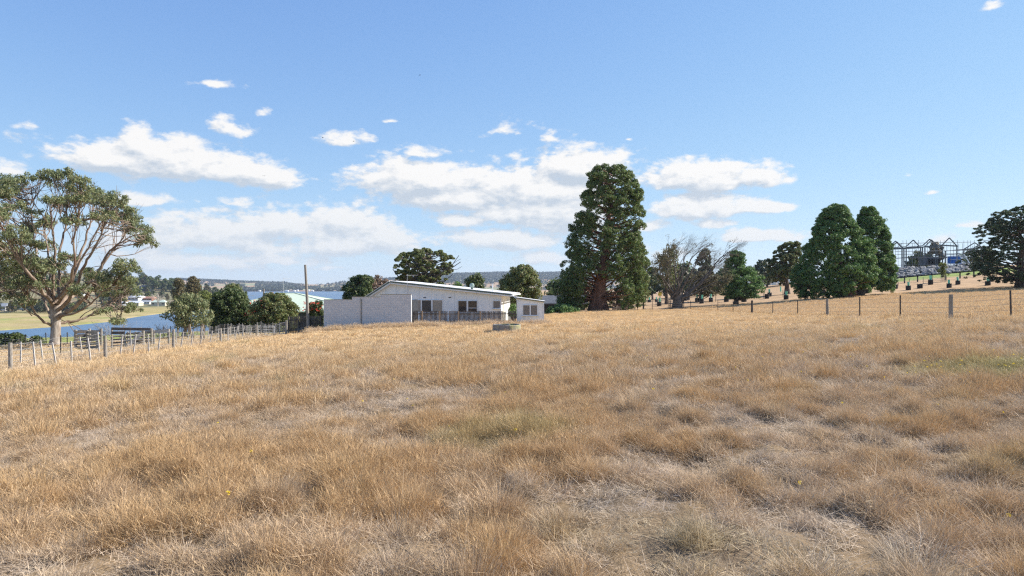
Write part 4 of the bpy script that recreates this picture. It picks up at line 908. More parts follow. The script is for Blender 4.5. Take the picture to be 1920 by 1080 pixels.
def shed():
    Y0 = 63.6; x0 = XP(969, Y0); x1 = XP(1020, Y0); z0 = -3.45; root = empty('garden_shed', ((x0+x1)/2, Y0, z0), label='small white lean-to shed with a two-pane window at the right end of the palings', cat='shed')
    hw = (x1-x0)/2; zl = ZP(559.5, Y0) - z0; zr = ZP(566.5, Y0) - z0; D = 2.6
    m = MB(); V = [(-hw,0,-.4),(hw,0,-.4),(hw,0,zr),(-hw,0,zl),(-hw,D,-.4),(hw,D,-.4),(hw,D,zr),(-hw,D,zl)]
    m.add(V, [(0,1,2,3),(1,5,6,2),(5,4,7,6),(4,0,3,7),(3,2,6,7)]); m.build('wall', MAT['sheet'], root)
    sl = (zr-zl)/(2*hw)
    def s3(xa, xb, y0, y1, up, t):
        za = zl + (xa+hw)*sl + up; zb = zl + (xb+hw)*sl + up
        return [(xa,y0,za),(xb,y0,zb),(xb,y1,zb),(xa,y1,za),(xa,y0,za+t),(xb,y0,zb+t),(xb,y1,zb+t),(xa,y1,za+t)]
    FQ = [(0,3,2,1),(4,5,6,7),(0,1,5,4),(1,2,6,5),(2,3,7,6),(3,0,4,7)]
    ro = MB().add(s3(-hw-.12, hw+.14, -.2, D+.2, .075, .045), FQ).build('roof', MAT['roofw'], root)
    MB().add(s3(-hw-.12, hw+.14, -.17, -.12, .0, .07), FQ).build('barge_board', MAT['trimgreen'], ro)
    wx = lambda p: XP(p, Y0) - (x0+x1)/2; wz = lambda q: ZP(q, Y0) - z0
    window(root, wx(980), wx(1008), wz(591.5), wz(571.5), 0, [(wx(981.3),wx(993),'glass_pale'),(wx(995.3),wx(1006.7),'glass_pale')], fr=.05)
    MB().box((hw-.04,-.02,zr/2-.1),(.1,.04,zr-.1)).build('corner_trim', MAT['white'], root); MB().box((-hw+.04,-.02,zl/2-.1),(.1,.04,zl-.1)).build('corner_trim', MAT['white'], root)
    # pipe from house gutter to shed
    MB().tube([(-hw-.55, 3.3, zl+.25), (-hw-.2, 1.5, zl+.1), (-hw-.05,.1, zl-.05)], .035, 6).build('downpipe', MAT['white'], root)
shed()
def block_wall():
    Y0 = 61.0; x0 = XP(607, Y0); root = empty('block_wall', (x0, Y0, -3.9), label='stepped grey painted block wall in front of the white house', cat='wall')
    lx = lambda p: XP(p, Y0) - x0; lz = lambda q: ZP(q, Y0) + 3.9; t = .19
    a, b, c, d = lx(607), lx(660), lx(713), lx(771); p = lx(674); zb = lz(611.8); z1, z2, z3 = lz(562), lz(557), lz(552.3)
    out = [(a,-.5),(p,-.5),(p,zb),(c,zb),(d,-.2),(d,z3),(c,z3),(c,z2),(b,z2),(b,z1),(a,z1)]
    m = MB()
    for (xa, xb, za, zt) in ((a,b,-.5,z1),(b,p,-.5,z2),(p,c,zb,z2),(c,d,zb,z3)):
        m.box(((xa+xb)/2, t/2, (za+zt)/2), (xb-xa, t, zt-za))
    m.build('masonry', MAT['block'], root)
    cp_ = MB()
    for (xa, xb, zt) in ((a,b,z1),(b,c,z2),(c,d,z3)): cp_.box(((xa+xb)/2, t/2, zt + .02), (xb-xa+.02, t+.05, .035))
    cp_.build('capping', MAT['concrete'], root)
    MB().box((d - .02, t/2, (z3)/2 - .1), (.07, t+.06, z3)).build('end_trim', MAT['white'], root)
    MB().tube([(lx(677.5), -.06, -.3), (lx(677.5), -.06, lz(559))], .045, 8).build('downpipe', MAT['concrete'], root)
    MB().box(((p+d)/2, 1.4, zb/2 - .2), (d-p, .1, zb + .5)).box((a + .1, 2.2, z1/2-.2), (.19, 4.0, z1+.3)).box((d - .1, 2.2, z1/2-.2), (.19, 4.0, z1+.3)).build('return_walls_gap_shade', MAT['darkwall'], root)  # first box is a dark panel standing for the shade under the wall
block_wall()

# ------------------------------------------------------------------ paling fences
def palings(label, px0, px1, Y0, Y1, ytop0, ytop1, ybot, seed, posts, mat='wood_dark', postmat='wood_brown', rzgap=.115):
    r = np.random.default_rng(seed); xa = XP(px0, Y0); xb = XP(px1, Y1); root = empty('paling_fence', (xa, Y0, ZP(ybot, Y0)), label=label, cat='fence')
    z0 = ZP(ybot, Y0); L = math.hypot(xb-xa, Y1-Y0); n = int(L / rzgap); m = MB()
    for i in range(n):
        t = (i + .5) / n; x = xa + (xb-xa)*t; y = Y0 + (Y1-Y0)*t; px = 960 + x/y*F; top = ZP(ytop0 + (ytop1-ytop0)*t, y) - z0 + r.normal(0, .022); bot = h1(x, y) - z0 - .1
        if r.random() < .03: continue
        m.box((x-xa, y-Y0, (top+bot)/2), (rzgap*.72, .02, top-bot), tilt=(0, r.normal(0, .012)))
    m.build('palings', MAT[mat], root)
    rl = MB()
    for f in (.25, .8):
        za = (ZP(ytop0, Y0)-z0); zb = (ZP(ytop1, Y1)-z0); ga = h1(xa, Y0)-z0; gb = h1(xb, Y1)-z0
        rl.bar((0, -.05, ga+(za-ga)*f), (xb-xa, Y1-Y0-.05, gb+(zb-gb)*f), .05, .08)
    rl.build('rail', MAT[mat], root)
    for p in posts:
        t = (p-px0)/(px1-px0); x = xa+(xb-xa)*t; y = Y0+(Y1-Y0)*t; top = ZP(ytop0+(ytop1-ytop0)*t, y)-z0+.02; MB().box((x-xa, y-Y0-.13, top/2-.15), (.11, .1, top+.3)).build('post', MAT[postmat], root)
palings('long weathered grey paling fence with tan posts under the house windows', 772, 968, 62, 63.4, 583, 583.6, 610, 61, [791.5, 823.5, 858.5, 899.5, 941])
palings('short dark old paling fence between the pole and the grey block wall', 541, 606, 62.5, 62.3, 593.5, 592, 622, 62, [542, 560, 581, 602], 'wood_dark', 'wood_dark')
# brown picket panel right of the redwood
palings('short brown timber picket panel beside the redwood trunk', 1148, 1178, 94.5, 94.5, 569, 569, 583, 63, [1148.5, 1177.5], 'bark_red', 'bark_red', .14)
# old leaning pole
po = MB(); Yp = 61.6; q0 = (XP(578, Yp), Yp, ZP(622, Yp)); q1 = (XP(572.3, Yp), Yp, ZP(496.5, Yp)); po.tube([(0,0,-.3),((q1[0]-q0[0])*.5+.03,0,(q1[2]-q0[2])*.5),(q1[0]-q0[0],0,q1[2]-q0[2])], [.15,.125,.10], 12); po.build('timber_pole', MAT['wood'], None, q0, smooth=True, label='tall bare grey timber pole leaning slightly left beside the dark palings', cat='pole')
Yp = 88; po = MB(); po.tube([(0,0,-5),(0,0,0),(0,0,1.0)], [.1,.1,.09], 8); po.build('timber_post', MAT['wood'], None, (XP(494.5,Yp),Yp,ZP(556,Yp)), label='short pale post top left of the pale green roof', cat='post')

# ------------------------------------------------------------------ concrete ring
def ring():
    Y = 45; x, y, z = G(950, Y); root = empty('concrete_tank', (x, y, z), label='low round open concrete tank ring standing alone in the dry grass', cat='tank')
    ro, ri, h = .93, .83, .46; n = 48; a = np.arange(n)*2*math.pi/n; c, s = np.cos(a), np.sin(a); w_ = 1 + .01*np.sin(3*a)
    P = [(ro*1.01, -.2), (ro, .1), (ro, h-.03), (ro-.02, h), (ri+.02, h), (ri, h-.02), (ri, .06)]
    V = np.concatenate([np.stack([c*r_*w_, s*r_*w_, np.full(n, z_)+.012*np.sin(2*a)], 1) for r_, z_ in P]); Q = [(k*n+i, k*n+(i+1)%n, (k+1)*n+(i+1)%n, (k+1)*n+i) for k in range(len(P)-1) for i in range(n)]
    MB().add(V, Q).build('ring_wall', MAT['concrete'], root, smooth=False)
    f = MB().prism([(math.cos(t)*ri, math.sin(t)*ri) for t in np.linspace(0, 2*math.pi, 33)[:-1]], 0, .08); f.build('tank_floor', MAT['dark_in'], root)
    d = MB(); d.tube([(-.6,.3,.3),(-.2,-.1,.42),(.05,-.25,.36)], .05, 7); d.bar((-.65,.1,.4),(.6,.55,.36),.1,.04); d.build('timber_scrap', MAT['wood_dark'], root)
    MB().tube([(-.72,-.1,.42),(-.5,-.35,.46),(-.3,-.4,.38)], .04, 7).build('concrete_lump', MAT['concrete'], root); MB().tube([(.05,-.3,.47),(.2,-.45,.44),(.24,-.5,.3)], .05, 7).build('concrete_lump', MAT['concrete'], root)
ring()

# ------------------------------------------------------------------ wire fences
def wire_fence(name, label, posts, wires, seed, wr=.006, sag=.01, tail=None):
    """posts: (x, y, height, half width, lean x, lean y, kind, material)"""
    r = np.random.default_rng(seed); x0, y0 = posts[0][:2]; z0 = h1(x0, y0); root = empty(name, (x0, y0, z0), label=label, cat='fence')
    tops = []
    for (x, y, h, w_, lx, ly, kind, mat) in posts:
        g = h1(x, y) - z0; m = MB(); a = np.array((x-x0, y-y0, g-.2)); b = np.array((x-x0+lx, y-y0+ly, g+h))
        if kind == 'post': m.tube([a, (a+b)/2 + r.normal(0, .006, 3), b], [w_*1.05, w_, w_*.96], 10); m.build('post', MAT[mat], root, smooth=False)
        elif kind == 'stake': m.bar(a, b, w_*1.5, w_*1.1); m.build('stake', MAT[mat], root)
        else: m.bar(a, b, w_*1.1, w_*1.1); m.build('picket', MAT[mat], root)
        tops.append((a + np.array((0,0,.2)), b))
    for f in wires:
        m = MB(); pts = [p + (q-p)*f for p, q in tops]
        for p, q in zip(pts[:-1], pts[1:]): m.tube([p, (p+q)/2 - np.array((0,0,sag*np.linalg.norm(q-p)*.3)), q], wr, 4, cap=False)
        m.build('wire', MAT['wire'], root)
    return root
def fpost(px, pyb, Y, pyt, pxt=None, w_=.05, kind='stake', mat='wood_pale'):
    x = XP(px, Y); y = Y; h = (pyb - pyt)/F*Y; lx = (pxt - px)/F*Y if pxt is not None else 0
    return (x, y, max(h, .5), w_, lx, 0, kind, mat)
# near left fence: thick posts and leaning pale stakes
A = []
Aline = lambda px: np.interp(px, [20, 197, 325, 414, 481, 536], [29.5, 34, 41, 51, 60, 63])
for (px, b, t, pt_, k) in [(20,695,643,19,'p'),(66.7,689,642,61.7,'s'),(107,687,642,97.8,'s'),(134.8,681,639,133,'s'),(171,678,635,164.5,'s'),(198,673,628,197,'p'),
    (224.5,670.6,630,229.7,'s'),(249,666,629,254.7,'s'),(278.9,663,627,278,'s'),(295.6,658,623,300.5,'s'),(325,656,618.5,325.5,'p'),(337.7,651.7,620.5,344,'s'),(356.8,649,619,362.5,'s'),
    (373,649,620,381,'s'),(391.5,645,617,398,'s'),(414,643.6,614,413.5,'p'),(427,642,614,428.5,'s'),(439,640,614,445.7,'s'),(452,638,613,458,'s'),(466.5,634,612,472,'s'),(481,633,610,481,'p')]:
    A.append(fpost(px, b, float(Aline(px)), t, pt_, .085 if k == 'p' else .04, 'post' if k == 'p' else 'stake', 'wood' if k == 'p' else 'wood_pale'))
wire_fence('wire_fence', 'nearer left wire fence with thick grey posts and pale leaning stakes', A, (.3, .52, .74, .95), 71)
# farther left fence across the lane
B = []
Bline = lambda px: np.interp(px, [-20, 39, 113, 187, 316, 353, 480, 500], [31, 34, 38, 41.5, 52, 55, 68, 70])
for (px, b, t, pt_, k, mt) in [(-14,684,640,-16,'s','wood_pale'),(39,679.5,637,38.9,'s','wood_pale'),(81,674,636,75.6,'s','wood_pale'),(113.5,671,631,114,'s','post_dark'),(156,666.7,630,149.4,'s','wood_pale'),(187,663.3,622,183,'s','wood_pale'),
    (246.9,652,622,244.5,'s','wood_pale'),(275,651,620,274,'s','post_dark'),(316,641,616,317,'p','wood'),(330,640,616,331,'s','wood_pale'),(352.6,636,619,353.5,'s','wood_pale'),(363,637,616,363.5,'s','post_dark'),(376,635,608,378,'p','wood'),(381,634,611,383,'s','wood'),(390,634,616,390.5,'s','wood_pale'),
    (408,632,613,410,'s','wood_pale'),(420,631,612,420,'s','wood_pale'),(430.5,630,611,430.5,'p','wood'),(441,628,610,439,'s','wood_pale'),(449,627,608.5,446,'s','wood_pale'),(456,627,608,455,'s','wood_pale'),(464,625,608,464,'s','wood'),(480,622,606,479,'s','wood_pale'),(490,622,607,488,'s','wood_pale'),(505,620,603,504,'p','wood')]:
    B.append(fpost(px, b, float(Bline(px)), t, pt_, .08 if k == 'p' else .038, 'post' if k == 'p' else 'stake', mt))
wire_fence('wire_fence', 'farther left wire fence of closely set stakes on the other side of the lane', B, (.25, .45, .65, .92), 72)
# bottom fence below the gum, dark and overgrown
C_ = []; r0 = np.random.default_rng(9)
for px in list(range(-30, 150, 13)): Yc = 58.5 + r0.uniform(-.3, .3); C_.append((XP(px, Yc), Yc, .62 + r0.uniform(0, .5)*(px % 3 == 0) , .04, r0.normal(0,.05), 0, 'stake', 'post_dark'))
wire_fence('wire_fence', 'low dark sagging netting fence running behind the gum tree trunk', C_, (.15,.35,.55,.75,.95), 73, wr=.012)
C2 = []
for px in list(range(286, 540, 7)): Yc = 66 + r0.uniform(-.3, .3); C2.append((XP(px, Yc), Yc, .95 + r0.uniform(-.1, .25), .03, r0.normal(0,.05), 0, 'stake', ['post_dark','wood','wood_pale'][r0.integers(3)]))
wire_fence('netting_fence', 'long dark netting fence of thin stakes at the foot of the bushes', C2, (.1,.2,.3,.4,.5,.6,.7,.8,.9), 74, wr=.012)
# right paddock fence
Rf = [(1896,598,30,545,.045,'s'),(1783,600,32,550.5,.11,'p'),(1688,597,36,553,.045,'s'),(1612,594,42,556,.045,'s'),(1551.7,592,48,558.6,.11,'p'),(1495.6,591,55,561,.045,'s'),(1449,588,62,563,.045,'s'),(1410,587,68,563,.12,'p'),(1374.5,586,75,563.5,.045,'s'),
      (1346,583,82,561.5,.045,'s'),(1295,580.5,94,563.6,.05,'s'),(1256.5,581,94.5,563,.07,'s'),(1223,581,95,563.5,.05,'s'),(1206.5,581,95,563,.13,'p'),(1195,581,95,564,.06,'s'),(1183,581,95,565,.06,'s')]
Rl = [(30.0, 34.0, 1.3, .045, 0, 0, 'stake', 'post_dark')][:0] + [(21.8+.4, 24.0, 1.25, .045, 0, 0, 'stake', 'post_dark')] + [((XP(p, Y)), Y, max((b-t)/F*Y, .9), w_*.85, (-.04 if p in (1551.7,1896) else 0), 0, 'post' if k == 'p' else 'stake', 'wood' if (k == 'p' and p > 1500) else 'post_dark') for p, b, Y, t, w_, k in Rf]
wire_fence('wire_fence', 'right wire fence of dark steel stakes and three round timber posts', Rl, (.3, .5, .7, .88), 75, wr=.005)
# netting round the base of the bare tree
nt = MB(); 
def tree_netting():
    Y = 100; x, y, z = G(1270, Y); root = empty('tree_netting', (x, y, z), label='low wire netting cage round the foot of the bare tree', cat='fence')
    m = MB()
    for h in (.05, .35, .65, .95, 1.2):
        P = [(1.15*math.cos(a), 1.15*math.sin(a)+.8, h) for a in np.linspace(0, 2*math.pi, 25)]; m.tube(P, .012, 3, cap=False)
    for a in np.linspace(0, 2*math.pi, 19)[:-1]: m.bar((1.15*math.cos(a), 1.15*math.sin(a)+.8, -.1), (1.15*math.cos(a), 1.15*math.sin(a)+.8, 1.22), .03)
    m.build('netting', MAT['post_dark'], root)
tree_netting()
# fence farther back on the right: thin posts along the shadow line, and single stakes among the guards
D_ = []
for px in (1230,1250,1290,1307,1318,1342,1362,1402,1432,1468,1476,1516,1540,1560,1591,1633,1660,1684,1705,1731,1773): 
    Yc = 117 + (px-1230)*.006
    D_.append((XP(px, Yc), Yc, 1.15, .045, 0, 0, 'stake', ['post_dark','wood'][px % 2]))
wire_fence('wire_fence', 'thin-posted wire fence crossing behind the conifers in the right paddock', D_, (.4, .7, .95), 76, wr=.006)

# ------------------------------------------------------------------ galvanised gates
def gate(px0, Y0, px1, Y1, yt0, yt1, yb0, yb1, label):
    x0, x1 = XP(px0, Y0), XP(px1, Y1); root = empty('farm_gate', (x0, Y0, ZP(yb0, Y0)), label=label, cat='gate'); z0 = ZP(yb0, Y0)
    P = lambda t, f: (x0*(1-t)+x1*t - x0, (Y1-Y0)*t, (ZP(yb0,Y0)*(1-f)+ZP(yt0,Y0)*f)*(1-t) + (ZP(yb1,Y1)*(1-f)+ZP(yt1,Y1)*f)*t - z0)
    m = MB(); m.tube([P(0,.1), P(0,1), P(1,1), P(1,.1), P(0,.1)], .028, 8); m.tube([P(.5,.1), P(.5,1)], .02, 6); m.build('gate_frame', MAT['galv'], root)
    w_ = MB(); [w_.tube([P(0,f), P(1,f)], .009, 4) for f in (.25,.4,.55,.7,.85)]; w_.build('gate_wires', MAT['galv'], root)
gate(484, 60.3, 513, 62, 611.5, 611.5, 634, 631, 'left galvanised pipe gate at the end of the lane')
gate(514.5, 62.5, 535, 61.5, 611, 603.5, 628, 628, 'right galvanised pipe gate, tilted up against the dark palings')
p_ = MB(); p_.tube([(0,0,-.2),(0,0,1.35)], .1, 10); p_.build('gate_post', MAT['wood'], None, (XP(537,61.4), 61.4, ZP(629,61.4)), label='thick grey gate post beside the tilted gate', cat='post')

# ------------------------------------------------------------------ stockyards
def yards():
    def panel(label, posts, rails, Y, name='stockyard_panel', extra=()):
        px0 = posts[0][0]; x0 = XP(px0, Y); z0 = h1(x0, Y); root = empty(name, (x0, Y, z0), label=label, cat='yard fence')
        for (px, yt, yb, dy, w_) in posts:
            Yp = Y + dy; x = XP(px, Yp) - x0; MB().tube([(x, dy, min(ZP(yb, Yp), h1(x + x0, Yp)) - z0 - .1), (x, dy, ZP(yt, Yp) - z0)], w_, 9).build('post', MAT['wood'], root)
        for (a, ya, da, b, yb_, db, w_, mt) in rails:
            MB().bar((XP(a, Y+da)-x0, da, ZP(ya, Y+da)-z0), (XP(b, Y+db)-x0, db, ZP(yb_, Y+db)-z0), .045, w_).build('rail', MAT[mt], root)
    panel('weathered timber race panel of five heavy rails left of the loading yard', [(142,618,655,0,.1),(163.5,619,652,.6,.1),(168,616,640,3,.09),(182.5,622,654,.2,.09),(190,616,642,3.4,.09)],
        [(141,623+i*7.2,-.1,164,622.5+i*7.4,.45,.19,'wood_dark') for i in range(5)] + [(164,623+i*7.2,.45,184,624+i*6.6,.1,.19,'wood') for i in range(5)] + [(146,621+i*7.5,3,192,621+i*6.6,3.4,.16,'wood') for i in range(3)], 50)
    panel('timber loading yard with a long top pole and a pale diagonal plank', [(210,616,657,0,.06),(234,627,656,0,.09),(240,622,650,2,.07),(268.5,620,650,0,.11),(284.5,616,642,2.2,.1),(254,622,640,2.2,.06),(244,614,618,0,.04)],
        [(209,616.4,-.12,283,617.6,-.12,.2,'wood_dark'),(209,624,-.12,234,624,-.12,.2,'wood_dark'),(236,651.5,-.25,266,625,-.25,.24,'wood_pale')] +
        [(236,626+i*6.4,.12,268,624+i*6.3,.12,.13,'wood') for i in range(5)] + [(210,631+i*6,2.2,236,630+i*5.6,2.2,.12,'wood_dark') for i in range(4)] + [(250,626+i*5,2.4,284,624+i*5,2.4,.12,'wood_dark') for i in range(4)], 50.5)
    panel('single pale timber rail on two posts right of the loading yard', [(289,619,638,2,.07),(316.5,616.5,640,2,.09)], [(272,622.5,1.8,289,622.3,1.8,.16,'wood'),(288,622.5,1.88,317,619.5,1.88,.2,'wood_pale')], 52)
    # tan A-shaped props under the young gum
    for px, yt, k in ((355, 609, 'left of two tan timber props leaning under the young gum'), (379, 607, 'right of two tan timber props leaning under the young gum')):
        Y = 62; x, y, z = G(px, Y); m = MB(); m.bar((-.18,0,-.1),(0,0,1.25),.08); m.bar((.26,0,-.1),(.04,0,1.28),.07); m.bar((-.1,0,.7),(.12,0,.7),.05); m.build('timber_prop', MAT['wood_brown'], None, (x,y,z), label=k, cat='timber prop', group='tan props under the young gum')
yards()
# dry sticks on the ground
st = MB(); rr_ = np.random.default_rng(4); x, y, z = G(128, 55)
for i in range(9): p = rr_.normal(0, .5, 2); st.tube([(p[0]*1.8, p[1]*.4, .05), (p[0]*1.8+rr_.normal(0,.6), p[1]*.4+.2, .2+rr_.uniform(0,.12))], .03, 5)
st.build('fallen_branch', MAT['bark_dark'], None, (x, y, z), label='fallen dead sticks on the ground right of the gum tree trunk', cat='branch')

# ------------------------------------------------------------------ depth at which the ground meets a line of sight
def Yat(px, py, a, b):
    Ys = np.linspace(a, b, 400); X = (px - 960) / F * Ys; q = HY - H(X, Ys) / Ys * F; return float(Ys[np.argmin(np.abs(q - py))])
# ---- tree guards in the right paddock
def guards():
    L = [(1217.5,568,1),(1231,567,1),(1236,574,1),(1285,564,0),(1290.6,562.5,0),(1307,566,1),(1315.6,569,1),(1333,566,1),(1362,566,0),(1395,566,1),(1443,556,1),(1438,560,0),(1474,561,1),(1551,556,1),(1544,550.5,0),(1569.6,548.5,0),(1626,550,0),
         (1655,545.5,0),(1678.5,541.5,1),(1703,544,1),(1725,540.7,0),(1745,533.5,1),(1779.6,539.5,1),(1796,533.5,1),(1852,535,1),(1858,528,0),(1464,547,2)]
    L.sort(); ordn = ['first','second','third','fourth','fifth','sixth','seventh','eighth','ninth','tenth','eleventh','twelfth','thirteenth','fourteenth','fifteenth','sixteenth','seventeenth','eighteenth','nineteenth','twentieth','twenty-first','twenty-second','twenty-third','twenty-fourth','twenty-fifth','twenty-sixth','twenty-seventh','twenty-eighth']
    m = MB(); n = 14; a = np.linspace(0, 2*math.pi, n+1)[:-1]
    m.tube([(0,0,-.1),(.01,0,.35),(0,.01,.74)], [.37,.385,.37], n, cap=False); m.tube([(0,0,.7),(0,0,.1)], [.34,.34], n, cap=False)
    for k in range(3): m.tube([(.36*math.cos(k*2.1+.4),.36*math.sin(k*2.1+.4),-.1),(.36*math.cos(k*2.1+.4),.36*math.sin(k*2.1+.4),.86)], .022, 5)
    bk = m.data('guard_mesh', MAT['black']); t = MB(); t.tube([(0,0,.05),(.02,0,.7),(0,0,1.42)], [.16,.15,.165], 12, cap=False); t.tube([(0,0,1.42),(0,0,.1)], [.145,.13], 12, cap=False); tb = t.data('green_tube', MAT['guard'])
    cnt = {0: 0, 1: 0, 2: 0}; r = np.random.default_rng(8)
    for (px, py, k) in L:
        Y = Yat(px, py, 105 if px > 1500 else 110, 175); x, y, z = G(px, Y); o_ = ordn[cnt[k]]; cnt[k] += 1
        lab = {1: 'black tree guard with a pale green tube, %s of its kind from the left' % o_, 0: 'plain low black tree guard, %s of its kind from the left' % o_, 2: 'lone green tree tube without a black guard, left of the joined conifers'}[k]
        e = empty('tree_guard', (x, y, z), r.uniform(0, 6), label=lab, cat='tree guard', group='tree guards in the right paddock'); e.scale = (r.uniform(.9, 1.12),) * 2 + (r.uniform(.88, 1.12),)
        if k != 2: obj('guard_mesh', bk, e)
        if k: obj('green_tube', tb, e).rotation_euler = (r.normal(0,.04), r.normal(0,.04), 0)
guards()
# ---- sapling with stakes, rail fence
def sapling():
    Y = 121; r = np.random.default_rng(3); x, y, z = G(1768, Y); root = empty('sapling', (x, y, z), label='slender staked green sapling in front of the black rail fence', cat='tree')
    f = MB(); C = np.stack([r.normal(0,.22,70), r.normal(0,.22,70), r.uniform(.9,3.3,70)], 1); leaves(f, C, .24, 26, .13, r); f.build('crown', MAT['leaf_yell'], root)
    MB().tube([(0,0,-.1),(.03,0,1.6),(0,0,3.2)], [.05,.035,.015], 6).build('trunk', MAT['bark_dark'], root)
    for q in (-.45, .5, .12): MB().tube([(q,-.2,-.1),(q*.95,-.2,1.25)], .04, 6).build('stake', MAT['wood'], root)
sapling()
def rail_fence():
    Y = 125; pxs = [1672,1696,1720.5,1747,1773,1800,1826,1852,1880]; P = [G(p, Y) for p in pxs]; x0, y0, z0 = P[0]
    root = empty('rail_fence', P[0], label='black post-and-rail fence along the green strip below the building frame', cat='fence')
    for (x, y, z) in P: MB().box((x-x0, y-y0, z-z0+.55), (.17, .17, 1.5)).build('post', MAT['black'], root)
    T = [np.array((x-x0, -.11, z-z0+1.16)) for x, y, z in P]
    for a, b in zip(T[:-1], T[1:]): MB().bar(a, b, .06, .2).build('rail', MAT['black'], root)
    w_ = MB(); [w_.tube([t - np.array((0, 0, k)) for t in T], .012, 4, cap=False) for k in (.35, .6, .85)]; w_.build('wire', MAT['wire'], root)
rail_fence()
# ---- rock wall below the building site
def rocks():
    r = np.random.default_rng(12); root = empty('rock_wall', G(1750, 148), label='bank of large grey boulders below the steel building frame', cat='rock wall'); x0, y0, z0 = root.location
    ico = bpy.data.meshes.new('t'); import bmesh
    bm = bmesh.new(); bmesh.ops.create_icosphere(bm, subdivisions=1, radius=1); bv = np.array([v.co[:] for v in bm.verts]); bf = np.array([[v.index for v in f.verts] for f in bm.faces]); bm.free(); bpy.data.meshes.remove(ico)
    m = MB()
    for i in range(520):
        px = r.uniform(1668, 1842); t = r.uniform(0, 1); Y = 147 + t*4.5; x = XP(px, Y); z = h1(x, 148) + t*1.9*(1.15 - .35*(px-1668)/174) - .1
        s = r.uniform(.22, .55) * np.array((r.uniform(.9,1.7), 1, r.uniform(.6,1))); V = bv * (1 + r.uniform(-.22, .22, (len(bv), 1))) * s; a = r.uniform(0, 6.28); Rz = np.array([[math.cos(a),-math.sin(a),0],[math.sin(a),math.cos(a),0],[0,0,1]])
        m.add(V @ Rz.T + np.array((x-x0, Y-y0, z-z0)), T=bf)
    m.build('boulders', MAT['rock'], root)
    # the pad of made ground the frame stands on
rocks()
def pad():
    Y0, Y1 = 151.5, 190; m = MB(); xs = [XP(p, 151.5) for p in range(1640, 1960, 20)]
    top = lambda x: -.1 + ZP(np.interp(x, [XP(1668,151.5), XP(1842,151.5)], [505, 499.5]), 151.5)
    V = []; n = len(xs)
    for x in xs: V += [(x, Y0, h1(x, Y0) - .5), (x, Y0, top(x)), (x + 3, Y1, top(x) + .2)]
    Q = [(3*i+a, 3*(i+1)+a, 3*(i+1)+a+1, 3*i+a+1) for i in range(n-1) for a in (0, 1)]
    m.add(V, Q); m.build('earth_pad', MAT['rock'], None, kind='structure')
pad()
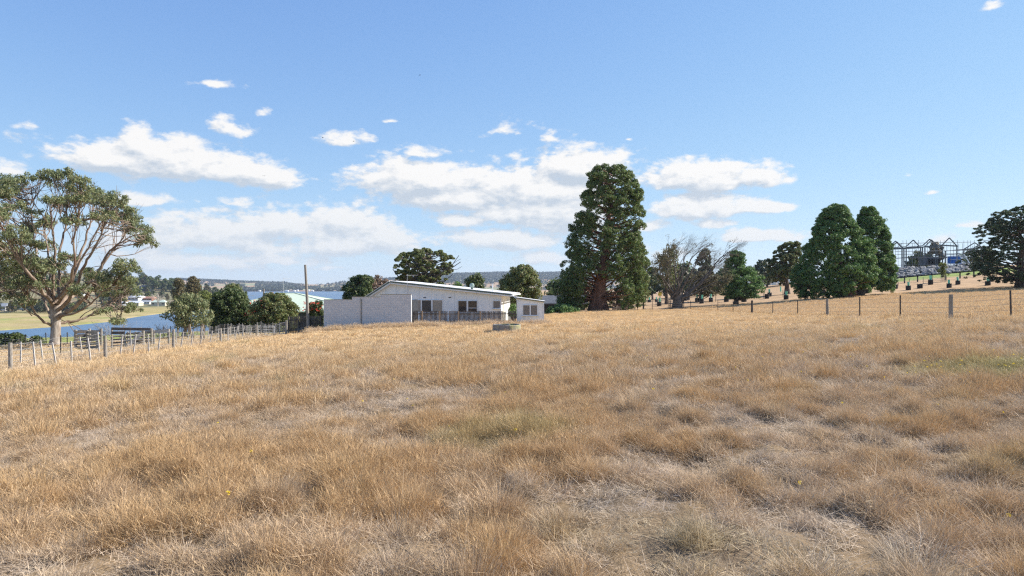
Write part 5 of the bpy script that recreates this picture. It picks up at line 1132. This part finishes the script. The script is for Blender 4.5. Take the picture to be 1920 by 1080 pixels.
# ---- unfinished steel building and scaffold
def site():
    Y = 165.0; s = Y/F; x0 = XP(1736, Y); zb = ZP(503, Y); root = empty('building_frame', (x0, Y, zb), label='unfinished two-storey steel house frame with a row of open gables', cat='building')
    P = lambda px, py, dy=0: np.array([(px-960)*s*(1+dy/Y) - x0, dy, (HY-py)*s*(1+dy/Y)*1.0 - zb])
    def B(px, py, dy): q = P(px, py); q[1] = dy; return q
    gab = [(1666,464,1679,452,1690,463,1),(1699,462,1712.5,450,1723,461,1),(1730,460.5,1743,448.5,1755,459.5,1),(1767,459,1780,446,1794,461,1),(1806,468,1827.5,455,1842,464,1),(1824,466,1846,453,1862,462,4)]
    for (a, b, c, d, e, f, dd) in gab:
        m = MB()
        for dy in (0,) + ((7,) if a in (1699, 1767) else ()):
            m.bar(B(a,b,dy), B(c,d,dy), .19, .19); m.bar(B(c,d,dy), B(e,f,dy), .19, .19)
        m.bar(B(a,b,0), B(a,b,7), .13); m.build('roof_truss', MAT['steel'], root)
    for (a, ya, b, yb_) in [(1655,467,1756,462),(1752,459.2,1796,461.5),(1805,468,1846,464.5),(1655,486,1800,476)]:
        for dy in (.02, 7.02): MB().bar(B(a,ya,dy), B(b,yb_,dy), .2, .3 if yb_ < 470 and dy < 1 else .16).build('beam', MAT['steel'], root)
    for px in (1658,1674,1691,1699,1726,1729.5,1754.5,1767,1794,1807,1822,1840):
        top = np.interp(px, [1655,1796,1806,1846], [467,460.5,468,465]); 
        for dy in ((-.02, 6.98) if px in (1674, 1726, 1767, 1807) else (-.02,)): MB().bar(B(px, 506, dy), B(px, top, dy), .2).build('column', MAT['steel'], root)
    MB().box(P(1766, 488) + np.array((0, 5, 0)), (3.2, 3, 2.0)).build('room_wall', MAT['darkroof'], root); MB().box(P(1766, 490) + np.array((0, 2.9, 0)), (3.0, .1, 1.3)).build('opening_shade_panel', MAT['dark_in'], root)  # second box: solid near-black panel painted as the unlit inside of a bay
    # scaffold
    Ys = 162.5; r2 = empty('scaffold', (x0, Ys, zb), label='tube scaffold standing round the steel house frame', cat='scaffold')
    PX = [1662,1673,1682,1693,1704,1715,1727,1739,1751,1763,1775.5,1785,1794.5,1806.5]
    for k, px in enumerate(PX):
        tp = 452 if px in (1682,1704,1727,1751,1775.5,1806.5,1794.5) else 458
        for dy in (0, -1.4): MB().tube([B(px, 506, dy), B(px, tp - (450-452)*0, dy)], .038, 5).build('upright', MAT['scaf'], r2)
    for py in (457,472,484,497):
        for dy in (0, -1.4):
            a0 = 1662 if py > 456 else 1727; MB().tube([B(a0, py+1.2, dy), B(1806.5, py-1.5, dy)], .03, 5).build('ledger', MAT['scaf'], r2)
    for (py) in (477,): MB().bar(B(1665, py+1.5, -.7), B(1806, py-1, -.7), 1.0, .05).build('plank_deck', MAT['wood'], r2)
    for (a,b,c,d) in [(1786,475,1800,460),(1741,468,1752,478),(1795,476,1804,463),(1663,468,1673,458)]: MB().tube([B(a,b,-1.45), B(c,d,-1.45)], .05, 5).build('brace', MAT['scaf'], r2)
    stg = MB()
    for q in (0, 9.5):
        stg.bar(B(1775+q, 478.5, -2), B(1785+q, 494.5, -2), .09, .2)
    for i in range(9): t = i/8; stg.bar(B(1775+10*t, 478.5+16*t, -2), B(1784.5+10*t, 478.5+16*t, -2), .2, .05)
    stg.build('stair', MAT['white'], r2)
    e = empty('blue_container', (XP(1797, 161.8)+0, 162.3+.0, ZP(494, 162)), label='bright blue panelled site box behind white rails on the scaffold', cat='site box')
    MB().box((-.4, .3, .85), (2.7, 1.1, 1.75)).build('box_body', MAT['blue'], e)
    fr = MB(); [fr.bar((-1.9, -.4, z_), (1.1, -.4, z_), .08) for z_ in (-.05, .95, 1.85)]; [fr.bar((q, -.4, -.05), (q, -.4, 1.85), .08) for q in (-.3, 1.05)]; fr.build('white_rails', MAT['white'], e)
site()

# ------------------------------------------------------------------ buildings beyond
def gable_house(name, label, px, Y, wpx, hpx, wallc, roofc, rz=0, depth=9, hip=False, pitch=.38, cat='house', dz=0, nwin=3, roofmat=None):
    x, y, z = G(px, Y); w_ = wpx/F*Y; h = hpx/F*Y; root = empty(name, (x, y, z+dz), rz, label=label, cat=cat); wl = h*.58; rh = h - wl
    MB().box((0, 0, wl/2 - 1), (w_, depth, wl + 2)).build('wall', wallc, root)
    m = MB(); a = w_/2+.4; b = depth/2+.4; k = a*.55 if hip else a; e_ = [(-a,-b,wl),(a,-b,wl),(a,b,wl),(-a,b,wl),(-k,0,h),(k,0,h)]
    e2 = [(p[0],p[1],p[2]-.16) for p in e_[:4]]
    m.add(e_ + e2, Q=[(0,1,5,4),(2,3,4,5),(0,6,7,1),(1,7,8,2),(2,8,9,3),(3,9,6,0),(6,9,8,7)], T=[(3,0,4),(1,2,5)]); m.build('roof', roofc, root)
    for i in range(nwin):
        xx = (i - (nwin-1)/2) * w_/nwin; MB().box((xx, -depth/2-.02, wl*.55), (w_/nwin*.45, .06, wl*.42)).build('window', MAT['glass'], root)
    return root
fl = {k: M_flat('house_' + k, c) for k, c in dict(white=(.72,.71,.67), cream=(.60,.55,.43), grey=(.36,.38,.40), red=(.42,.10,.07), brownroof=(.42,.22,.14), whiteroof=(.68,.70,.72), palegreen=(.46,.54,.46), navy=(.035,.045,.07), pink=(.52,.38,.32), tan=(.44,.34,.24), brick=(.30,.15,.10)).items()}
gable_house('pale_green_roofed_house','wide pale green hipped roof of a low house behind the flowering bushes', 545, 124, 278, 48, MAT['white'], MAT['greenroof'], depth=17) if 0 else None
def green_roof():
    root = empty('farmhouse', (-40, 124, -7.5), label='low house with a broad pale green hipped roof behind the flowering bushes', cat='house')
    z1 = -4.2+7.5; zr = -1.2+7.5; V = [(-12,-9,z1),(15,-9,z1),(15,9,z1),(-12,9,z1),(-1.4,0,zr),(.6,0,zr)]; e2 = [(p[0],p[1],p[2]-.15) for p in V[:4]]
    ro = MB().add(V+e2, Q=[(0,1,5,4),(2,3,4,5),(0,6,7,1),(1,7,8,2),(2,8,9,3),(3,9,6,0),(6,9,8,7)], T=[(3,0,4),(1,2,5)]).build('roof', MAT['greenroof'], root)
    cap = MB()
    for a, b in ((0,4),(1,5),(2,5),(3,4),(4,5)): cap.bar(np.array(V[a])+(0,0,.03), np.array(V[b])+(0,0,.03), .22, .07)
    cap.build('ridge_capping', MAT['greenroof'], ro)
    MB().box((1.5, 0, z1/2-1.6), (25.6, 16.6, z1+3.2-.1)).build('wall', MAT['darkwall'], root)
    MB().box((-4.2,1.5,zr-.35),(.5,.5,1.0)).build('chimney', fl['brick'], ro)
green_roof()
gable_house('house', 'dark charcoal house with slate roof between the shed and the redwood', 1052, 112, 82, 33, MAT['darkwall'], MAT['darkroof'], depth=8, dz=-.3)
town = [(273,905,24,11,'navy','navy','flat dark navy house below the dark tree belt',1),(281,800,26,8,'brick','brownroof','house with an orange-brown roof left of the pale bare tree',0),(299,745,25,11,'cream','palegreen','cream house with a pale green hipped roof by the marsh',1),
 (257,800,28,9,'white','whiteroof','white-roofed long house just below the orange-brown roof',0),(275,760,14,7,'white','grey','small white house with a grey roof',0),(254,735,23,9,'cream','whiteroof','cream gabled house with a bright white roof near the marsh edge',0),
 (229,730,21,7,'grey','whiteroof','white hipped roof low beside the marsh',1),(331,760,20,9,'pink','tan','pinkish house half hidden behind the tall gums',0),(48,610,31,13,'white','red','white house with a bright red roof behind the gum tree',1),
 (6,585,19,13,'white','grey','white house with a grey roof at the far left edge',0),(4,680,12,9,'grey','brownroof','small grey house above the one at the left edge',0),(196,790,20,9,'white','tan','tan-roofed white house right of the gum tree trunk',0),
 (150,760,22,9,'cream','whiteroof','white-roofed cream house seen through the gum limbs',1),(352,790,14,7,'white','whiteroof','small white house between the two tall gums',0),(120,850,22,9,'grey','brownroof','brown-roofed house high on the hill behind the gum limbs',0),(90,780,18,8,'tan','grey','tan house with a grey roof left of the gum trunk',0),
 (415,1900,5,3,'white','white','tiny white house on the far tan hillside',0)]
for (px, Y, w_, h_, a, b, lab, hp) in town: gable_house('house', lab, px, Y, w_, h_, fl[a], fl[b], rz=random.uniform(-.5,.5), hip=bool(hp), depth=w_/F*Y*.6, nwin=3 if Y < 900 else 2)
rt = np.random.default_rng(5)
for i, px in enumerate([482,487,538,545,552,558,571,579,586,597,607,618,628,636]):
    gable_house('house', 'tiny pale house in a row along the far shore of the bay', px, 2930 + rt.uniform(0, 120), rt.uniform(3, 6.5), rt.uniform(2, 3.4), fl[['white','cream','white','grey'][i % 4]], fl[['tan','white','whiteroof'][i % 3]], rz=rt.uniform(-.5,.5), hip=True, nwin=0)['group'] = 'tiny houses along the far shore'

# ------------------------------------------------------------------ trees beyond the river and behind the paddock
def far_variant(seed, mat, h, w_, kind='round', n=26, per=34, ls=.8):
    r = np.random.default_rng(seed); root = empty('hillside_tree', (0, 0, 0)); f = MB(); z = r.uniform(.22, 1, n)
    prof = np.sin(np.clip((z - .05) / .95, 0, 1) * math.pi) ** .6 if kind == 'round' else np.clip(1.1 - z, .1, 1)
    a = r.uniform(0, 6.28, n); q = np.sqrt(r.uniform(.05, 1, n)) * prof * w_ * .36
    C = np.stack([q*np.cos(a), q*np.sin(a), z*h*.88], 1); leaves(f, C, r.uniform(.12, .22, n) * w_ * .8, per, ls, r, flat=.8, asp=1.3)
    f.build('crown', mat, root); b = MB(); b.tube([(0,0,-.5),(.1,0,h*.3),(.2,.1,h*.75)], [h*.025,h*.02,h*.008], 6, cap=False)
    for k in range(5): b.tube([(.05,0,h*.25),tuple(C[k])], [h*.012,h*.004], 4, cap=False)
    b.build('trunk', MAT['bark_grey'], root); return root
VR = [far_variant(1, MAT['leaf_far'], 10, 9), far_variant(2, MAT['leaf_dark'], 10, 10), far_variant(3, MAT['leaf_far_brown'], 11, 8), far_variant(4, MAT['leaf_far'], 12, 6.5), far_variant(5, MAT['leaf_yell'], 9, 8), far_variant(6, MAT['leaf_dark'], 13, 5.5, 'cone')]
KN = ['mid green rounded', 'dark green rounded', 'brownish', 'tall narrow mid green', 'bright yellow-green', 'dark pointed']
used = [False] * 6
LMK = [(-999,'past the left edge'),(-5,'at the left edge'),(30,'near the red-roofed house'),(75,'behind the gum trunk'),(125,'right of the gum trunk'),(170,'behind the gum outer limbs'),(212,'left of the marsh houses'),(240,'above the white-roofed houses'),(262,'near the navy house'),(284,'beside the pale bare tree'),(312,'left of the tall gums'),(342,'behind the tall gums'),(370,'above the dark bush'),(405,'above the pale olive tree'),(432,'near the tip'),
 (1000,'right of the shed'),(1070,'behind the redwood'),(1165,'just right of the redwood'),(1225,'left of the bare tree'),(1265,'behind the bare tree'),(1310,'right of the bare tree'),(1345,'left of the green conifer'),(1390,'behind the green conifer'),(1432,'left of the joined conifers'),(1470,'behind the joined conifers'),(1700,'left'),(1722,'centre left'),(1745,'centre'),(1806,'left of the cypress'),(1830,'close to the cypress')]
def put_tree(v, x, y, s, place, grp):
    if used[v]: e = copy_tree(VR[v])
    else: e = VR[v]; used[v] = True
    e.location = (x, y, h1(x, y) - .2); e.rotation_euler = (0, 0, random.uniform(0, 6.28)); q = s * random.uniform(.85, 1.2); e.scale = (q * random.uniform(.85, 1.2), q * random.uniform(.85, 1.2), q)
    px = 960 + x / y * F; lm = [t for k, t in LMK if k <= px][-1]; sz_ = 'large' if q > s * 1.08 else ('small' if q < s * .92 else '')
    lb = (sz_ + ' ' + KN[v] + ' tree ' + lm + ', ' + place).strip()
    if len(lb.split()) > 16: lb = KN[v] + ' tree ' + lm + ', ' + place
    if len(lb.split()) > 16: lb = ' '.join(lb.replace(',', '').split()[:16])
    e['label'] = lb; e['category'] = 'tree'; e['group'] = grp
rf_ = np.random.default_rng(99)
def belt(n, pxa, pxb, Ya, Yb, s, w_, place, grp):
    for i in range(n):
        px = rf_.uniform(pxa, pxb); Y = rf_.uniform(Ya, Yb)
        if 232 < px < 345 and Y < 800: Y = rf_.uniform(800, 870); px = rf_.uniform(235, 345)
        put_tree(int(rf_.choice(6, p=w_)), XP(px, Y), Y, s * rf_.uniform(.75, 1.25), place, grp)
G1 = 'trees on the hillside beyond the river'
belt(52, 235, 405, 880, 1010, 1.35, [.3,.45,.15,.05,0,.05], 'in the hill belt across the river', G1)
belt(62, -60, 250, 700, 980, 1.15, [.3,.3,.2,.1,.05,.05], 'on the left hillside', G1)
belt(64, 0, 350, 565, 800, .72, [.35,.35,.12,.05,.1,.03], 'among the houses beyond the river', 'garden trees among the houses')
belt(50, -60, 150, 535, 620, .8, [.4,.3,.1,.05,.12,.03], 'along the marsh edge', 'garden trees among the houses')
belt(56, 350, 452, 720, 900, 1.05, [.4,.3,.15,.15,0,0], 'on the wooded point', 'trees on the wooded point')
belt(16, 190, 305, 1450, 1650, 1.4, [.3,.6,0,0,0,.1], 'on the highest ridge', 'trees on the high ridge')
G2 = 'trees behind the right paddock'
belt(17, 1165, 1345, 205, 245, 1.0, [.35,.35,.25,.05,0,0], 'in the row beyond the guards', G2)
belt(14, 1345, 1500, 225, 260, .9, [.3,.5,.2,0,0,0], 'low on the skyline', G2)
belt(7, 1028, 1110, 160, 185, .75, [.3,.4,.2,0,.1,0], 'behind the charcoal house', G2)
belt(6, 1700, 1765, 205, 225, .72, [.5,.1,.4,0,0,0], 'seen through the open steel frame', 'trees seen through the steel frame')
belt(4, 1806, 1850, 205, 225, .72, [.5,.1,.4,0,0,0], 'beyond the steel frame', 'trees seen through the steel frame')
profile_tree('tall_gum_tree', 'left of two tall brownish gums with thin pale trunks beyond the stockyards', 'tree', 333, 215,
    [(524,328,338),(530,322,344),(540,320,347),(552,321,347),(562,324,345)], MAT['leaf_far_brown'], MAT['bark_euc'], 81, clumps=80, crad=(.7, 1.2), per=44, lsize=.32, inner=.2, gap=-.5, rbase=.32, limbs=34, limb_r=.07)
profile_tree('tall_gum_tree', 'right of two tall brownish gums with thin pale trunks beyond the stockyards', 'tree', 355, 235,
    [(520,358,368),(527,350,374),(540,346,377),(552,346,376),(560,350,372)], MAT['leaf_far_brown'], MAT['bark_euc'], 82, clumps=110, crad=(.8, 1.3), per=44, lsize=.34, inner=.2, gap=-.5, rbase=.34, limbs=40, limb_r=.07)
profile_tree('bushy_tree', 'pale olive tree crown rising behind the dark bush, at the water edge', 'tree', 436, 150,
    [(534,430,446),(540,422,456),(550,416,462),(562,414,464),(580,416,460)], MAT['leaf_olive'], MAT['bark_dark'], 83, clumps=150, crad=(.6, .9), per=60, lsize=.24, inner=.3, rbase=.2, limbs=10)
profile_tree('bushy_tree', 'yellow-green round tree below the tall gums near the water', 'tree', 383, 190,
    [(546,377,389),(552,370,396),(565,366,400),(580,366,400)], MAT['leaf_yell'], MAT['bark_dark'], 84, clumps=90, crad=(.6, 1.0), per=50, lsize=.28, inner=.3, rbase=.2, limbs=10)
profile_tree('small_conifer', 'tiny dark conifer outlined against the bay left of the pale green roof', 'tree', 461, 160, [(547,460,462),(552,458,464),(557,456,466),(564,456,466)], MAT['leaf_dark'], MAT['bark_dark'], 85, clumps=36, crad=(.25, .45), per=40, lsize=.16, inner=.2, rbase=.1, limbs=5)
def pale_bare():
    r = np.random.default_rng(44); x, y, z = G(296, 720); root = empty('bare_tree', (x, y, z), label='pale leafless tree standing on the far hillside above the houses', cat='tree'); b = MB()
    b.tube([(0,0,-1),(0,0,5)], [.5,.4], 6, cap=False)
    for k in range(7): grow(b, (0,0,4+k*.3), (math.cos(k)*.6, math.sin(k)*.6, 1), 4.6, .28, 3, r, 3, .5, .72, 0, 4)
    b.build('branches', M_flat('pale_dead_wood', (.50,.44,.37)), root)
pale_bare()
# far woods: nobody could count them
def woods():
    r = np.random.default_rng(17); pts = []
    def add(n, pxa, pxb, Ya, Yb, f): 
        px = r.uniform(pxa, pxb, n); Y = r.uniform(Ya, Yb, n); X = (px-960)/F*Y; k = wav(X, Y, 91, 420) + .6*wav(X, Y, 92, 160) > f; pts.append(np.stack([X[k], Y[k]], 1))
    add(9000, 760, 1320, 3500, 4650, -.12); add(5200, 690, 1320, 4300, 4700, -.6); add(1500, 860, 1320, 3000, 3600, .1); add(900, 600, 860, 2900, 3900, .22); add(3200, 430, 660, 2860, 3250, .0); add(1500, 480, 600, 3250, 3900, .0); add(4500, 330, 570, 4450, 4800, -.9); add(700, 350, 460, 3500, 4300, .25); add(80, 560, 700, 4480, 4560, -.3); add(1500, 1320, 1700, 3300, 4650, -.2); add(220, 455, 520, 2860, 2960, -.5)
    P = np.concatenate(pts); X, Y = P[:, 0], P[:, 1]; Z = H(X, Y); ok = Z > -21.8; X, Y, Z = X[ok], Y[ok], Z[ok]; n = len(X)
    f = MB(); hgt = r.uniform(9, 19, n); C = np.stack([X, Y, Z + hgt*.45], 1); leaves(f, C, hgt*.42, 9, 7.0, r, flat=1.0, asp=1.25)
    f.build('far_woodland', MAT['leaf_wood'], None, label='distant bluish woodland and tree lines on the hills across the bay', cat='woodland', kind='stuff')
woods()
# ------------------------------------------------------------------ small things
def sign(px, Y, yt, w_, h_, mat, label, name, tri=False):
    x, y, z = G(px, Y); root = empty(name, (x, y, z), label=label, cat='sign'); zt = ZP(yt, Y) - z
    m = MB()
    if tri: m.add([(-w_/2,0,zt-h_),(w_/2,0,zt-h_),(0,0,zt),(-w_/2,.05,zt-h_),(w_/2,.05,zt-h_),(0,.05,zt)], Q=[(0,3,4,1),(1,4,5,2),(2,5,3,0)], T=[(0,1,2),(5,4,3)])
    else: m.box((0,0,zt-h_/2),(w_,.05,h_))
    m.build('sign_face', mat, root); MB().bar((-.2,.1,-.1),(-.05,.06,zt-h_),.07).bar((.2,.1,-.1),(.05,.06,zt-h_),.07).build('sign_stand', MAT['black'], root)
sign(1237.5, 146, 548.5, .75, .7, MAT['yellow'], 'square yellow sign left of the bare tree trunk', 'road_sign')
sign(1249.5, 142, 549, .6, .55, MAT['orange'], 'small orange triangular sign just right of the yellow sign', 'warning_sign', True)
x, y, z = G(1330, 170); MB().tube([(0,0,-.2),(0,0,ZP(537,170)-z)], .09, 8).build('white_post', MAT['white'], None, (x,y,z), label='slim white post standing behind the bare tree and the green conifer', cat='post')
# aerial on the green roof side, thin mast
Yp = 122; q = (XP(531,Yp), Yp, ZP(549.5,Yp)); am = MB(); am.tube([(0,0,-1.2),(0,0,ZP(521,Yp)-q[2])], .03, 5); zt = ZP(522.5,Yp)-q[2]; am.bar((-.1,0,zt),(1.1,0,zt-.05),.03)
for k in range(6): am.bar((.05+k*.2,-.35,zt),(.05+k*.2,.35,zt),.018)
am.build('roof_aerial', MAT['galv'], None, q, label='thin roof aerial standing above the pale green roof', cat='aerial')
# birds
for k, (px, py, Y, lab) in enumerate([(787,141,90,'highest dark bird speck in open blue sky'),(495,330,80,'dark bird crossing the big left cloud'),(605,258,85,'left of two birds near the small cloud'),(663,265,85,'right of two birds in the small cloud')]):
    a = MB(); a.tube([(-.11,0,0),(-.04,0,.01),(.06,0,.01),(.12,0,.02)], [.005,.03,.028,.004], 8)
    for s_ in (-1, 1): a.add([(-.05,0,.01),(.05,0,.01),(.03,s_*.14,.06),(-.03,s_*.14,.06),(-.03,s_*.27,.03),(-.01,s_*.27,.03)], Q=[(0,1,2,3),(3,2,5,4)])
    a.build('bird', MAT['black'], None, (XP(px,Y), Y, ZP(py,Y)), label=lab, cat='bird').rotation_euler = (0, 0, k*1.1+.6)
# small yellow flowers in the grass
def flowers():
    r = np.random.default_rng(21); m = MB(); X = np.concatenate([r.normal(11.2, 1.6, 60), r.uniform(-9, 12, 40), r.uniform(-30, -22.5, 90)]); Y = np.concatenate([r.normal(15.6, 1.3, 60), r.uniform(5, 22, 40), r.uniform(32, 60, 90)])
    C = np.stack([X, Y, H(X, Y) + np.where(Y > 30, .08, r.uniform(.14, .3, len(X)))], 1); leaves(m, C, .02, 5, .03, r, asp=1.0)
    m.build('yellow_flowers', M_leaf('yellow_petals', (.72, .52, .04), (.8, .62, .08)), None, label='small yellow flowers scattered through the grass', cat='flowers', kind='stuff')
flowers()
# ------------------------------------------------------------------ haze
def haze():
    m = MB(); z0, z1 = -26, 122; k = 6500; V = [(-k,-300,z0),(k,-300,z0),(k,k,z0),(-k,k,z0),(-k,-300,z1),(k,-300,z1),(k,k,z1),(-k,k,z1)]
    m.add(V, [(0,3,2,1),(4,5,6,7),(0,1,5,4),(1,2,6,5),(2,3,7,6),(3,0,4,7)])
    mt, t = newmat('haze_air'); v = t.node('ShaderNodeVolumePrincipled'); v.inputs['Color'].default_value = (.70, .82, 1, 1); v.inputs['Density'].default_value = HAZE; v.inputs['Anisotropy'].default_value = .2
    o = t.node('ShaderNodeOutputMaterial'); t.l.new(v.outputs[0], o.inputs['Volume']); m.build('haze', mt, kind='stuff')
HAZE = 8e-5
haze()
